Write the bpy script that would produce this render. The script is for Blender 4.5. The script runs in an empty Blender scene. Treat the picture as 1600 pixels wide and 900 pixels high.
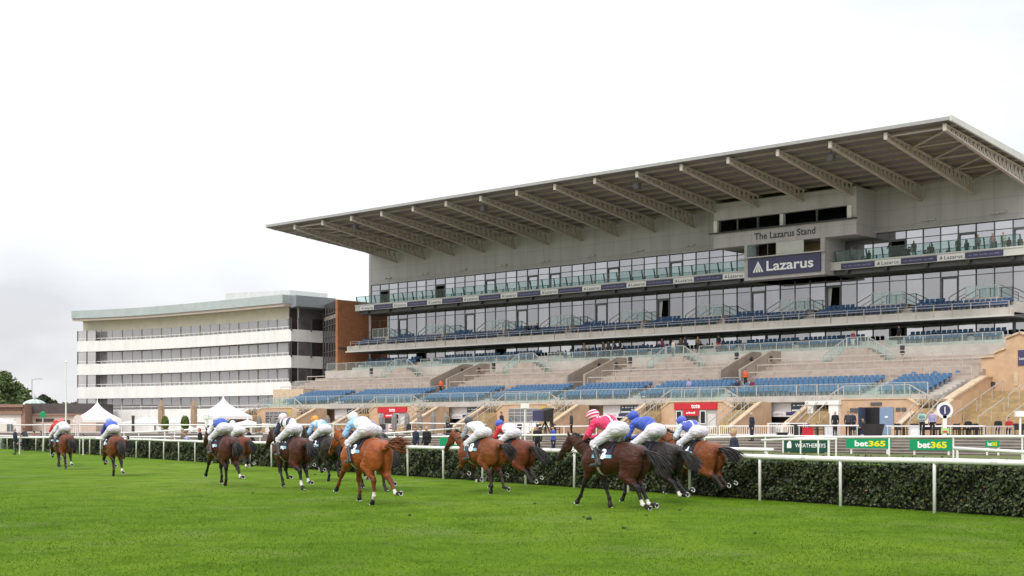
import bpy, math, random
import numpy as np
from mathutils import Vector, Matrix
R = math.radians
rnd = random.Random(7)
SC = bpy.context.scene
COL = SC.collection

# ------------------------------------------------------------------ camera
CH = 1.79
FPX = 2200.0
cam_d = bpy.data.cameras.new('camera')
cam = bpy.data.objects.new('camera', cam_d)
COL.objects.link(cam)
cam.location = (0, 0, CH)
cam.rotation_euler = (R(90), 0, 0)
cam_d.sensor_width = 36
cam_d.lens = 36 * FPX / 1600
cam_d.shift_y = 218 / 1600
cam_d.clip_start = .1
cam_d.clip_end = 6000
SC.camera = cam

# ------------------------------------------------------------------ sky
SUN_EL, SUN_AZ = 48, 205       # azimuth in the sky texture's sense, clockwise from +Y
w = bpy.data.worlds.new('World')
SC.world = w
w.use_nodes = True
nt = w.node_tree
for n in list(nt.nodes): nt.nodes.remove(n)
def N(t, **k):
    n = nt.nodes.new(t)
    for a, b in k.items(): setattr(n, a, b)
    return n
out = N('ShaderNodeOutputWorld')
add = N('ShaderNodeAddShader')
bg1 = N('ShaderNodeBackground'); bg2 = N('ShaderNodeBackground')
sky = N('ShaderNodeTexSky', sky_type='NISHITA')
sky.sun_disc = False
sky.sun_elevation = R(SUN_EL); sky.sun_rotation = R(SUN_AZ)
sky.air_density = 1.0; sky.dust_density = 4.0
bg1.inputs['Strength'].default_value = .05
sky.ozone_density = .4
nt.links.new(sky.outputs[0], bg1.inputs['Color'])
tc = N('ShaderNodeTexCoord')
sep = N('ShaderNodeSeparateXYZ')
nt.links.new(tc.outputs['Generated'], sep.inputs[0])
mp = N('ShaderNodeMapping')
mp.inputs['Scale'].default_value = (2.2, 2.2, 5.0)
mp.inputs['Location'].default_value = (1.7, .4, .3)
nt.links.new(tc.outputs['Generated'], mp.inputs[0])
nz = N('ShaderNodeTexNoise'); nz.inputs['Scale'].default_value = 1.6
nz.inputs['Detail'].default_value = 7; nz.inputs['Roughness'].default_value = .5
nt.links.new(mp.outputs[0], nz.inputs['Vector'])
def M(op, a, b=None, clamp=False):
    n = N('ShaderNodeMath', operation=op); n.use_clamp = clamp
    for i, v in enumerate((a, b)):
        if v is None: continue
        if isinstance(v, (int, float)): n.inputs[i].default_value = v
        else: nt.links.new(v, n.inputs[i])
    return n.outputs[0]
# cloud deck: thin and bright overhead, a greyer bank low down in the west (left)
bank = M('MULTIPLY', M('SUBTRACT', 1.0, M('MULTIPLY', M('ABSOLUTE', M('SUBTRACT', sep.outputs[2], .08)), 7.5), clamp=True), M('ADD', .62, M('MULTIPLY', sep.outputs[0], -1.5), clamp=True))
noi = M('MULTIPLY', M('SUBTRACT', nz.outputs[0], .40), 3.0, clamp=True)
vd = N('ShaderNodeVectorMath', operation='DISTANCE'); nt.links.new(tc.outputs['Generated'], vd.inputs[0]); vd.inputs[1].default_value = (.37, .88, .31)
patch = M('MULTIPLY', M('SUBTRACT', 1.0, M('MULTIPLY', vd.outputs['Value'], 4.2), clamp=True), M('ADD', .35, noi))
dens = M('ADD', M('MULTIPLY', bank, M('ADD', .45, noi)), M('ADD', M('MULTIPLY', patch, 1.5), M('MULTIPLY', M('SUBTRACT', nz.outputs[0], .56), 1.6, clamp=True)), clamp=True)
mx = N('ShaderNodeMix', data_type='RGBA')
mx.inputs['A'].default_value = (1.12, 1.125, 1.135, 1)
mx.inputs['B'].default_value = (.70, .70, .74, 1)
nt.links.new(dens, mx.inputs['Factor'])
nt.links.new(mx.outputs['Result'], bg2.inputs['Color'])
zen = M('ADD', .93, M('MULTIPLY', M('MAXIMUM', M('SUBTRACT', sep.outputs[2], .22), 0.0), .62))
nt.links.new(zen, bg2.inputs['Strength'])
nt.links.new(bg1.outputs[0], add.inputs[0]); nt.links.new(bg2.outputs[0], add.inputs[1])
nt.links.new(add.outputs[0], out.inputs['Surface'])

sun_d = bpy.data.lights.new('sun', 'SUN')
sun = bpy.data.objects.new('sun', sun_d)
COL.objects.link(sun)
sun_d.energy = 1.35; sun_d.angle = R(10); sun_d.color = (1, .965, .91)
sd = Vector((math.sin(R(SUN_AZ)) * math.cos(R(SUN_EL)), math.cos(R(SUN_AZ)) * math.cos(R(SUN_EL)), math.sin(R(SUN_EL))))
sun.rotation_euler = (-sd).to_track_quat('-Z', 'Y').to_euler()
sun.location = (0, 0, 60)

SC.view_settings.view_transform = 'Standard'
SC.view_settings.look = 'None'
SC.view_settings.exposure = 0.0
SC.view_settings.gamma = 1.0
SC.view_settings.use_curve_mapping = False
SC.cycles.max_bounces = 8
SC.cycles.transparent_max_bounces = 24
SC.cycles.diffuse_bounces = 3
SC.cycles.glossy_bounces = 3
SC.cycles.sample_clamp_indirect = 4
SC.cycles.caustics_reflective = False
SC.cycles.caustics_refractive = False
SC.cycles.use_denoising = True

# ------------------------------------------------------------------ materials
def new_mat(name):
    m = bpy.data.materials.new(name); m.use_nodes = True
    return m, m.node_tree, m.node_tree.nodes['Principled BSDF']
def srgb(r, g, b):
    f = lambda c: ((c/255+.055)/1.055)**2.4 if c > 10 else c/255/12.92
    return (f(r), f(g), f(b))
def MAT(name, col, rough=.6, metal=0., var=.12, scale=3.0, bump=0., bscale=40., spec=.4, stretch=(1,1,1), col2=None, detail=5):
    """Principled surface with a little uneven tone (dirt, wear) and an optional fine bump."""
    m, t, p = new_mat(name)
    p.inputs['Roughness'].default_value = rough
    p.inputs['Metallic'].default_value = metal
    p.inputs['Specular IOR Level'].default_value = spec
    c = t.nodes.new('ShaderNodeTexCoord'); mpn = t.nodes.new('ShaderNodeMapping')
    mpn.inputs['Scale'].default_value = stretch
    t.links.new(c.outputs['Object'], mpn.inputs[0])
    if var:
        n = t.nodes.new('ShaderNodeTexNoise'); n.inputs['Scale'].default_value = scale
        n.inputs['Detail'].default_value = detail; n.inputs['Roughness'].default_value = .62
        t.links.new(mpn.outputs[0], n.inputs['Vector'])
        r = t.nodes.new('ShaderNodeValToRGB')
        c2 = col2 or tuple(x*(1-2.2*var) for x in col)
        r.color_ramp.elements[0].position = .3; r.color_ramp.elements[1].position = .66
        r.color_ramp.elements[0].color = (*c2, 1); r.color_ramp.elements[1].color = (*[min(1, x*(1+.35*var)) for x in col], 1)
        t.links.new(n.outputs[0], r.inputs[0]); t.links.new(r.outputs[0], p.inputs['Base Color'])
    else:
        p.inputs['Base Color'].default_value = (*col, 1)
    if bump:
        n2 = t.nodes.new('ShaderNodeTexNoise'); n2.inputs['Scale'].default_value = bscale; n2.inputs['Detail'].default_value = 4
        t.links.new(mpn.outputs[0], n2.inputs['Vector'])
        b = t.nodes.new('ShaderNodeBump'); b.inputs['Strength'].default_value = bump; b.inputs['Distance'].default_value = .03
        t.links.new(n2.outputs[0], b.inputs['Height']); t.links.new(b.outputs[0], p.inputs['Normal'])
    return m
def GLASS(name, tint, refl=.4, rough=.02, see=.8, diff=None, bump=.0):
    """Window or balustrade pane: part mirror, part clear."""
    m, t, p = new_mat(name)
    t.nodes.remove(p)
    o = t.nodes['Material Output']
    tr = t.nodes.new('ShaderNodeBsdfTransparent'); tr.inputs[0].default_value = (*[c*see for c in tint], 1)
    gl = t.nodes.new('ShaderNodeBsdfGlossy'); gl.inputs['Roughness'].default_value = rough
    gl.inputs['Color'].default_value = (.93, .93, .96, 1)
    mx = t.nodes.new('ShaderNodeMixShader')
    fr = t.nodes.new('ShaderNodeLayerWeight'); fr.inputs[0].default_value = .5
    pw = t.nodes.new('ShaderNodeMath'); pw.operation = 'POWER'; pw.inputs[1].default_value = 5; t.links.new(fr.outputs['Facing'], pw.inputs[0])
    ma = t.nodes.new('ShaderNodeMath'); ma.operation = 'MULTIPLY_ADD'; ma.use_clamp = True
    ma.inputs[1].default_value = .7
    ge = t.nodes.new('ShaderNodeNewGeometry'); rv = t.nodes.new('ShaderNodeMath'); rv.operation = 'MULTIPLY_ADD'; rv.inputs[1].default_value = refl*.7 if bump else 0.; rv.inputs[2].default_value = refl*.65 if bump else refl
    t.links.new(ge.outputs['Random Per Island'], rv.inputs[0]); t.links.new(rv.outputs[0], ma.inputs[2])
    t.links.new(pw.outputs[0], ma.inputs[0]); t.links.new(ma.outputs[0], mx.inputs[0])
    t.links.new(tr.outputs[0], mx.inputs[1]); t.links.new(gl.outputs[0], mx.inputs[2])
    if bump:
        c = t.nodes.new('ShaderNodeTexCoord'); n2 = t.nodes.new('ShaderNodeTexNoise'); n2.inputs['Scale'].default_value = .45; n2.inputs['Detail'].default_value = 1
        t.links.new(c.outputs['Object'], n2.inputs['Vector'])
        b = t.nodes.new('ShaderNodeBump'); b.inputs['Strength'].default_value = bump; b.inputs['Distance'].default_value = .1
        t.links.new(n2.outputs[0], b.inputs['Height']); t.links.new(b.outputs[0], gl.inputs['Normal'])
    last = mx
    if diff:
        df = t.nodes.new('ShaderNodeBsdfDiffuse'); df.inputs[0].default_value = (*diff[0], 1)
        m2 = t.nodes.new('ShaderNodeMixShader'); m2.inputs[0].default_value = diff[1]
        t.links.new(mx.outputs[0], m2.inputs[1]); t.links.new(df.outputs[0], m2.inputs[2]); last = m2
    t.links.new(last.outputs[0], o.inputs['Surface'])
    return m

# ------------------------------------------------------------------ mesh helpers
def tag(o, label=None, cat=None, group=None, kind=None):
    if label: o['label'] = label
    if cat: o['category'] = cat
    if group: o['group'] = group
    if kind: o['kind'] = kind
    return o
def link(name, me, parent=None, mats=(), smooth=False):
    o = bpy.data.objects.new(name, me); COL.objects.link(o)
    if parent: o.parent = parent
    if me is not None:
        for m in mats: me.materials.append(m)
        if smooth:
            me.polygons.foreach_set('use_smooth', np.ones(len(me.polygons), bool))
    return o
def empty(name, loc=(0,0,0), rz=0., parent=None):
    o = bpy.data.objects.new(name, None); COL.objects.link(o)
    o.location = loc; o.rotation_euler = (0,0,rz); o.empty_display_size = .3
    if parent: o.parent = parent
    return o
def copy_tree(o, parent=None):
    c = o.copy(); COL.objects.link(c)
    if parent: c.parent = parent
    for ch in list(o.children): copy_tree(ch, c)
    return c
class MB:
    def __init__(s): s.v = []; s.f = []; s.m = []; s.k = 0
    def mat(s, k): s.k = k; return s
    def add(s, vs, fs):
        n = len(s.v); s.v.extend(vs)
        for f in fs: s.f.append(tuple(n+i for i in f)); s.m.append(s.k)
        return s
    def box(s, x0, x1, y0, y1, z0, z1):
        if x0 > x1: x0, x1 = x1, x0
        if y0 > y1: y0, y1 = y1, y0
        if z0 > z1: z0, z1 = z1, z0
        v = [(x,y,z) for z in (z0,z1) for y in (y0,y1) for x in (x0,x1)]
        return s.add(v, [(0,2,3,1),(4,5,7,6),(0,1,5,4),(1,3,7,5),(3,2,6,7),(2,0,4,6)])
    def hexa(s, v):   # 8 corners: bottom 0-3 ccw, top 4-7 ccw
        return s.add(v, [(3,2,1,0),(4,5,6,7),(0,1,5,4),(1,2,6,5),(2,3,7,6),(3,0,4,7)])
    def bar(s, p, q, wx, wz=None, up=(0,0,1)):
        wz = wz or wx
        p, q = Vector(p), Vector(q); d = (q-p).normalized()
        u = Vector(up)
        if abs(d.dot(u)) > .98: u = Vector((1,0,0))
        a = d.cross(u).normalized()*wx/2; b = a.cross(d).normalized()*wz/2
        return s.hexa([tuple(x) for x in (p-a-b,p+a-b,p+a+b,p-a+b,q-a-b,q+a-b,q+a+b,q-a+b)])
    def tube(s, pts, r, n=8, caps=True):
        pts = [Vector(p) for p in pts]
        rs = r if isinstance(r, (list, tuple)) else [r]*len(pts)
        rings = []
        ref = None
        for i, p in enumerate(pts):
            d = (pts[min(i+1, len(pts)-1)] - pts[max(i-1, 0)]).normalized()
            if ref is None:
                ref = Vector((0,0,1)) if abs(d.z) < .9 else Vector((1,0,0))
            a = d.cross(ref).normalized(); b = a.cross(d).normalized(); ref = b
            rings.append([tuple(p + (a*math.cos(t)+b*math.sin(t))*rs[i]) for t in [2*math.pi*k/n for k in range(n)]])
        vs = [v for r_ in rings for v in r_]; fs = []
        for i in range(len(rings)-1):
            for k in range(n):
                fs.append((i*n+k, i*n+(k+1)%n, (i+1)*n+(k+1)%n, (i+1)*n+k))
        if caps:
            fs.append(tuple(range(n))[::-1]); fs.append(tuple((len(rings)-1)*n+k for k in range(n)))
        return s.add(vs, fs)
    def lathe(s, prof, c=(0,0,0), n=16, sx=1, sy=1):
        vs = []; fs = []
        for r_, z in prof:
            for k in range(n):
                t = 2*math.pi*k/n
                vs.append((c[0]+r_*math.cos(t)*sx, c[1]+r_*math.sin(t)*sy, c[2]+z))
        for i in range(len(prof)-1):
            for k in range(n): fs.append((i*n+k, i*n+(k+1)%n, (i+1)*n+(k+1)%n, (i+1)*n+k))
        fs.append(tuple(range(n))[::-1]); fs.append(tuple((len(prof)-1)*n+k for k in range(n)))
        return s.add(vs, fs)
    def prism(s, poly, y0, y1, axis='y'):
        """poly in (x,z), extruded along y (or poly in (y,z) along x)."""
        n = len(poly)
        g = (lambda p, t: (p[0], t, p[1])) if axis == 'y' else (lambda p, t: (t, p[0], p[1]))
        if axis == 'z': g = lambda p, t: (p[0], p[1], t)
        vs = [g(p, y0) for p in poly] + [g(p, y1) for p in poly]
        fs = [tuple(range(n)), tuple(range(2*n-1, n-1, -1))] + [(i, i+n, (i+1)%n+n, (i+1)%n) for i in range(n)]
        return s.add(vs, fs)
    def build(s, name, mats, parent=None, smooth=False, label=None):
        me = bpy.data.meshes.new(name)
        me.from_pydata([tuple(v) for v in s.v], [], s.f)
        if not isinstance(mats, (list, tuple)): mats = [mats]
        o = link(name, me, parent, mats, smooth)
        if len(mats) > 1: me.polygons.foreach_set('material_index', s.m)
        me.update()
        if label: o['label'] = label
        return o
def np_mesh(name, V, Fq, mats, parent=None, smooth=False, mi=None):
    """V (n,3), Fq (m,k) arrays -> mesh object."""
    me = bpy.data.meshes.new(name)
    V = np.asarray(V, np.float32); Fq = np.asarray(Fq, np.int32)
    k = Fq.shape[1]
    me.vertices.add(len(V)); me.vertices.foreach_set('co', V.ravel())
    me.loops.add(Fq.size); me.loops.foreach_set('vertex_index', Fq.ravel())
    me.polygons.add(len(Fq)); me.polygons.foreach_set('loop_start', np.arange(len(Fq), dtype=np.int32)*k)
    if mi is not None: me.polygons.foreach_set('material_index', np.asarray(mi, np.int32))
    me.update(calc_edges=True)
    return link(name, me, parent, mats if isinstance(mats, (list, tuple)) else [mats], smooth)
def text_mesh(txt, width=None, height=None, depth=.01, bold=0., sp=1.0):
    cu = bpy.data.curves.new('lettering', 'FONT'); cu.body = txt; cu.extrude = 0; cu.offset = bold; cu.resolution_u = 3
    cu.space_character = sp
    o = bpy.data.objects.new('lettering', cu); COL.objects.link(o)
    dg = bpy.context.evaluated_depsgraph_get(); dg.update()
    me = bpy.data.meshes.new_from_object(o.evaluated_get(dg))
    bpy.data.objects.remove(o); bpy.data.curves.remove(cu)
    co = np.zeros(len(me.vertices)*3, np.float32); me.vertices.foreach_get('co', co); co = co.reshape(-1,3)
    lo, hi = co.min(0), co.max(0)
    sx = sy = 1
    if height: sx = sy = height/(hi[1]-lo[1])
    if width:
        sx = width/(hi[0]-lo[0])
        if not height: sy = sx
    co = (co-(lo+hi)/2)*[sx, sy, 1]
    fs = [tuple(p.vertices) for p in me.polygons]
    bpy.data.meshes.remove(me)
    return co, fs          # flat in XY, centred
def text_obj(txt, mat, parent, place, **k):
    """place: function (u, v) -> 3D point, u right, v up."""
    co, fs = text_mesh(txt, **k)
    me = bpy.data.meshes.new('lettering')
    me.from_pydata([place(c[0], c[1]) for c in co], [], fs)
    return link('lettering', me, parent, [mat])

# pixel <-> world for laying things out (the ground plane of the photograph)
def at(px, Y, z=0.):
    return Vector(((px-800)/FPX*Y, Y, z))
def gpos(px, py, z=0.):
    Y = (CH-z)*FPX/(py-668)
    return at(px, Y, z)

# stand axes: a runs along the front (away, to the left), b into the stand
TH = math.atan(2375/2200)
UX, UY = -math.sin(TH), math.cos(TH)
VX, VY = math.cos(TH), math.sin(TH)
OX, OY = 36.1, 116.0
RZ = math.atan2(-UY, -UX)
def W(a, b, z=0.): return Vector((OX+a*UX+b*VX, OY+a*UY+b*VY, z))
def onb(x, y, b):
    t = (x-800)/FPX
    a = (t*(OY+b*VY)-OX-b*VX)/(UX-t*UY)
    Y = OY+a*UY+b*VY
    return a, CH-(y-668)*Y/FPX
def ab(p):
    dx, dy = p[0]-OX, p[1]-OY
    return dx*UX+dy*UY, dx*VX+dy*VY

def seams(m, pitch, width):
    '''dark open joints between cladding panels, every pitch metres along the wall'''
    t = m.node_tree; p = t.nodes['Principled BSDF']; src = p.inputs['Base Color'].links[0].from_socket
    c = t.nodes.new('ShaderNodeTexCoord'); s = t.nodes.new('ShaderNodeSeparateXYZ'); t.links.new(c.outputs['Object'], s.inputs[0])
    def ma(op, a, b):
        n = t.nodes.new('ShaderNodeMath'); n.operation = op
        for i, v in enumerate((a, b)):
            if isinstance(v, (int, float)): n.inputs[i].default_value = v
            else: t.links.new(v, n.inputs[i])
        return n.outputs[0]
    f = ma('LESS_THAN', ma('ABSOLUTE', ma('SUBTRACT', ma('FRACT', ma('DIVIDE', s.outputs[0], pitch), 0), .5), 0), width/pitch/2+.004)
    g = ma('LESS_THAN', ma('ABSOLUTE', ma('SUBTRACT', ma('FRACT', ma('DIVIDE', s.outputs[2], 1.6), 0), .5), 0), .014)
    x = t.nodes.new('ShaderNodeMix'); x.data_type = 'RGBA'; x.blend_type = 'MULTIPLY'; x.inputs['B'].default_value = (.72,.72,.72,1)
    t.links.new(ma('MAXIMUM', f, g), x.inputs['Factor']); t.links.new(src, x.inputs['A']); t.links.new(x.outputs['Result'], p.inputs['Base Color'])
    return m
M_ = {}
M_['white'] = MAT('white_paint', (.80,.80,.78), .5, var=.055, scale=.8, stretch=(1,1,.25))
M_['rail'] = MAT('white_rail_plastic', (.85,.83,.84), .3, var=.05, scale=2.0)
M_['fascia'] = MAT('pale_cladding', (.60,.595,.57), .5, var=.05, scale=.6)
M_['wallgrey'] = seams(MAT('grey_cladding', (.490,.468,.478), .55, var=.07, scale=.9, stretch=(1,1,.16)), 2.675, .028)
M_['deck'] = MAT('roof_deck', (.180,.162,.166), .6, var=.12, scale=.4, stretch=(.3,2,1))
M_['rooftop'] = MAT('roof_top', (.45,.45,.45), .4, var=.05)
M_['steel'] = MAT('beige_steel', (.50,.44,.395), .5, var=.08, scale=2)
M_['dark'] = MAT('dark_grey_metal', (.045,.047,.05), .45, var=.1)
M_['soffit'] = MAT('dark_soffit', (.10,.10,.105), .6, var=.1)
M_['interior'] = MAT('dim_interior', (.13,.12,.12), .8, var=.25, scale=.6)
M_['concrete'] = MAT('terrace_concrete', (.445,.375,.33), .85, var=.10, scale=.9, bump=.15, bscale=8)
M_['conc2'] = MAT('grey_concrete', (.30,.262,.235), .85, var=.12, scale=.8, bump=.15, bscale=8)
M_['slab'] = MAT('precast_slab', (.52,.485,.445), .75, var=.10, scale=.7)
M_['tan'] = MAT('tan_render', (.58,.395,.255), .85, var=.09, scale=1.1, bump=.1, bscale=20)
M_['coping'] = MAT('coping_stone', (.62,.48,.34), .8, var=.10, scale=2)
M_['stair'] = MAT('yellow_steps', (.44,.325,.175), .9, var=.16, scale=1.2)
M_['handrail'] = MAT('galvanised_rail', (.52,.50,.47), .4, metal=.2, var=.08)
M_['barrier'] = MAT('barrier_rail', (.50,.45,.41), .5, var=.08)
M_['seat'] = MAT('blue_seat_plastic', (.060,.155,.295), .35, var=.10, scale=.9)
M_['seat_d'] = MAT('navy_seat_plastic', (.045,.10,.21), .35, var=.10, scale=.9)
M_['curtain'] = MAT('white_curtain', (.75,.75,.76), .9, var=.04)
M_['navy'] = MAT('navy_board', (.055,.052,.13), .4, var=.04)
M_['paper'] = MAT('white_board', (.80,.80,.80), .45, var=.03)
M_['ink'] = MAT('dark_lettering', (.05,.055,.06), .5, var=0)
M_['letter'] = MAT('white_lettering', (.86,.86,.86), .4, var=0)
M_['red'] = MAT('red_board', (.55,.02,.035), .4, var=.05)
M_['green'] = MAT('green_board', (.0,.30,.12), .45, var=.05)
M_['dgreen'] = MAT('dark_green_board', (.008,.07,.045), .45, var=.05)
M_['yellow'] = MAT('yellow_lettering', (.80,.72,.02), .4, var=0)
M_['win'] = GLASS('window_glass', (.55,.55,.60), .50, .015, .7, bump=.12)
M_['win2'] = GLASS('tinted_glass', (.5,.5,.55), .22, .02, .8, diff=((.3,.3,.32), .10), bump=.1)
M_['bal'] = GLASS('balustrade_glass', (.90,.97,.955), .03, .03, .98, diff=((.58,.70,.70), .035))
M_['win_mid'] = GLASS('mid_window_glass', (.55,.55,.58), .40, .015, .7, bump=.12)
M_['bal_clear'] = GLASS('clear_balcony_glass', (.86,.96,.94), .02, .03, .95, diff=((.55,.70,.68), .05))
M_['openwin'] = GLASS('clear_dark_glass', (.6,.6,.62), .0, .03, .8)
M_['win3'] = GLASS('pale_window_glass', (.7,.7,.72), .36, .02, .8, diff=((.62,.60,.60), .42), bump=.1)
M_['edge'] = MAT('roof_edge_grey', (.36,.36,.355), .5, var=.05)
M_['brown'] = MAT('brown_tinted_glazing', (.050,.036,.034), .12, var=.25, scale=.5, spec=.6)
M_['brick'] = MAT('orange_brick', (.47,.205,.10), .85, var=.12, scale=2.5, bump=.2, bscale=30)
M_['copper'] = MAT('pale_green_cladding', (.40,.455,.455), .4, var=.06, scale=.6)
M_['cream'] = MAT('cream_render', (.78,.74,.63), .8, var=.06, scale=.8)
M_['glassframe'] = MAT('window_frame_grey', (.13,.135,.145), .4, var=.05)
M_['black'] = MAT('black_plastic', (.012,.012,.014), .4, var=0)
# ------------------------------------------------------------------ ground
APZ = 1.2            # level of the paved apron in front of the stand
def grass_mat():
    m, t, p = new_mat('turf')
    p.inputs['Roughness'].default_value = .9; p.inputs['Specular IOR Level'].default_value = .06
    c = t.nodes.new('ShaderNodeTexCoord')
    def noise(sc, st=(1,1,1), det=4, rough=.6):
        mp = t.nodes.new('ShaderNodeMapping'); mp.inputs['Scale'].default_value = st
        t.links.new(c.outputs['Object'], mp.inputs[0])
        n = t.nodes.new('ShaderNodeTexNoise'); n.inputs['Scale'].default_value = sc; n.inputs['Detail'].default_value = det; n.inputs['Roughness'].default_value = rough
        t.links.new(mp.outputs[0], n.inputs['Vector']); return n.outputs[0]
    def ramp(src, stops):
        r = t.nodes.new('ShaderNodeValToRGB')
        while len(r.color_ramp.elements) < len(stops): r.color_ramp.elements.new(.5)
        for e, (ps, cl) in zip(r.color_ramp.elements, stops): e.position = ps; e.color = (*cl, 1)
        t.links.new(src, r.inputs[0]); return r.outputs[0]
    def mix(f, a, b, mode='MIX'):
        x = t.nodes.new('ShaderNodeMix'); x.data_type = 'RGBA'; x.blend_type = mode
        if isinstance(f, float): x.inputs['Factor'].default_value = f
        else: t.links.new(f, x.inputs['Factor'])
        t.links.new(a, x.inputs['A']); t.links.new(b, x.inputs['B']); return x.outputs['Result']
    big = ramp(noise(.11, (1,.5,1), 4), [(.28, (.066,.146,.007)), (.5, (.106,.196,.010)), (.72, (.155,.240,.024))])
    mid = ramp(noise(.9, (1,.75,1), 4, .65), [(.3, (.62,.66,.5)), (.5, (1,1,1)), (.72, (1.28,1.16,1.25))])
    fine = ramp(noise(14, (1,.8,1), 4, .75), [(.25, (.62,.66,.58)), (.5, (1,1,1)), (.75, (1.35,1.28,1.45))])
    col = mix(1.0, mix(1.0, big, mid, 'MULTIPLY'), fine, 'MULTIPLY')
    # scuffs: thin patches where hooves have opened the sward
    sc_ = noise(1.1, (1,1.2,1), 6, .74)
    rr = t.nodes.new('ShaderNodeValToRGB'); rr.color_ramp.elements[0].position = .60; rr.color_ramp.elements[1].position = .70
    rr.color_ramp.elements[0].color = (0,0,0,1); rr.color_ramp.elements[1].color = (.8,.8,.8,1)
    t.links.new(sc_, rr.inputs[0])
    rgb = t.nodes.new('ShaderNodeRGB'); rgb.outputs[0].default_value = (.060,.088,.020,1)
    col = mix(rr.outputs[0], col, rgb.outputs[0])
    def over(src, p0, p1, amt, c_, col):
        r_ = t.nodes.new('ShaderNodeValToRGB'); r_.color_ramp.elements[0].position = p0; r_.color_ramp.elements[1].position = p1
        r_.color_ramp.elements[0].color = (0,0,0,1); r_.color_ramp.elements[1].color = (amt,amt,amt,1); t.links.new(src, r_.inputs[0])
        g_ = t.nodes.new('ShaderNodeRGB'); g_.outputs[0].default_value = (*c_,1); return mix(r_.outputs[0], col, g_.outputs[0])
    col = over(noise(.35, (1,.8,1), 5, .7), .52, .68, .6, (.165,.215,.065), col)      # dry, paler patches
    col = over(noise(3.4, (1,1,1), 3, .6), .63, .70, .75, (.036,.075,.008), col)       # divots and dark tufts
    t.links.new(col, p.inputs['Base Color'])
    b = t.nodes.new('ShaderNodeBump'); b.inputs['Strength'].default_value = .8; b.inputs['Distance'].default_value = .05
    t.links.new(noise(22, (1,1,1), 5, .8), b.inputs['Height']); t.links.new(b.outputs[0], p.inputs['Normal'])
    return m
M_['turf'] = grass_mat()
g = MB()
g.add([(-3000,-200,0),(3000,-200,0),(3000,5000,0),(-3000,5000,0)], [(0,1,2,3)])
tag(g.build('ground', M_['turf']), kind='structure')

# grass blades that stand out of the turf close to the camera
def grass_blades():
    rs = np.random.RandomState(3)
    n = 120000
    u = rs.rand(n)
    Y = 15.5*np.exp(u*math.log(50/15.5))
    X = (rs.rand(n)*1.06-.53)*Y*1600/FPX
    h = (.010+.022*rs.rand(n)**1.8)*np.clip((52-Y)/22, .25, 1); wd = .0035+.0030*(Y/15)
    patch = np.sin(X*1.3+2*np.sin(Y*.7))*np.sin(Y*.9+X*.4)
    h *= 1+.3*patch
    ang = rs.rand(n)*2*np.pi; lean = rs.rand(n)*.9; la = rs.rand(n)*2*np.pi
    base = np.stack([X, Y, np.zeros(n)], 1)
    side = np.stack([np.cos(ang)*wd, np.sin(ang)*wd, np.zeros(n)], 1)
    tip = base+np.stack([np.cos(la)*lean*h, np.sin(la)*lean*h, h], 1)
    V = np.stack([base-side, base+side, tip], 1).reshape(-1, 3)
    F = np.arange(3*n).reshape(-1, 3)
    ma = MAT('grass_blade', (.128,.222,.014), .8, var=.2, scale=.7, col2=(.072,.152,.008), spec=.05)
    o = np_mesh('grass', V, F, ma)
    tag(o, 'short green turf blades in front of the racehorses', 'grass', kind='stuff')
grass_blades()

# the apron: a raised slab with steps down to the lawn, all along the stand
def LP(a, b, z): return (-a, b, z)
site = (OX, OY, 0)
def site_obj(o):
    o.location = site; o.rotation_euler = (0, 0, RZ); return o
def ground_mat():
    return MAT('apron_paving', (.43,.375,.35), .85, var=.10, scale=.35, bump=.1, bscale=6)
M_['apron'] = ground_mat()
prof = [(60, 0)]
ap = MB()
pts = []
b0 = -31.6; z0 = .32
steps = [(b0, z0)]
poly = [(90, -.5), (90, APZ)]
poly.append((-28.0, APZ)); poly.append((-28.0, -.5))
ap.prism(poly, -230, 60, axis='x')
tag(site_obj(ap.build('paved_apron', M_['apron'])), kind='structure')
st_ = MB()
for i in range(6):
    zt = APZ-.004 - i*.176; bb = -28.0 - i*.72
    st_.mat(0).box(-230, 60, bb-.72, bb-.004, -.4, zt-.05-.0); st_.mat(1).box(-230, 60, bb-.75, bb-.004, zt-.049, zt)
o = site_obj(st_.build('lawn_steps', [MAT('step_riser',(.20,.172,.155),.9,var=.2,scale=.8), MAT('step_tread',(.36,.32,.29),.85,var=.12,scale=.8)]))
tag(o, kind='structure')
# grass bank below the steps
bk = MB(); bk.prism([(-32.3, -.3), (-32.3, .22), (-36.0, .14), (-46, .03), (-46, -.3)], -230, 60, axis='x')
M_['bank'] = MAT('bank_turf', (.12,.14,.04), .9, var=.2, scale=1.5, bump=.3, bscale=12)
tag(site_obj(bk.build('grass_bank', M_['bank'])), kind='structure')

# ------------------------------------------------------------------ the grandstand
GS = empty('grandstand', site, RZ)
tag(GS, 'long five storey grandstand with cantilevered roof and blue seating', 'grandstand')
A0, A1 = .4, 91.4
BAY = 5.35
TA = [.6+BAY*k for k in range(18)]
def part(mb, name, mats, parent=GS, **k): return mb.build(name, mats, parent, **k)
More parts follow.
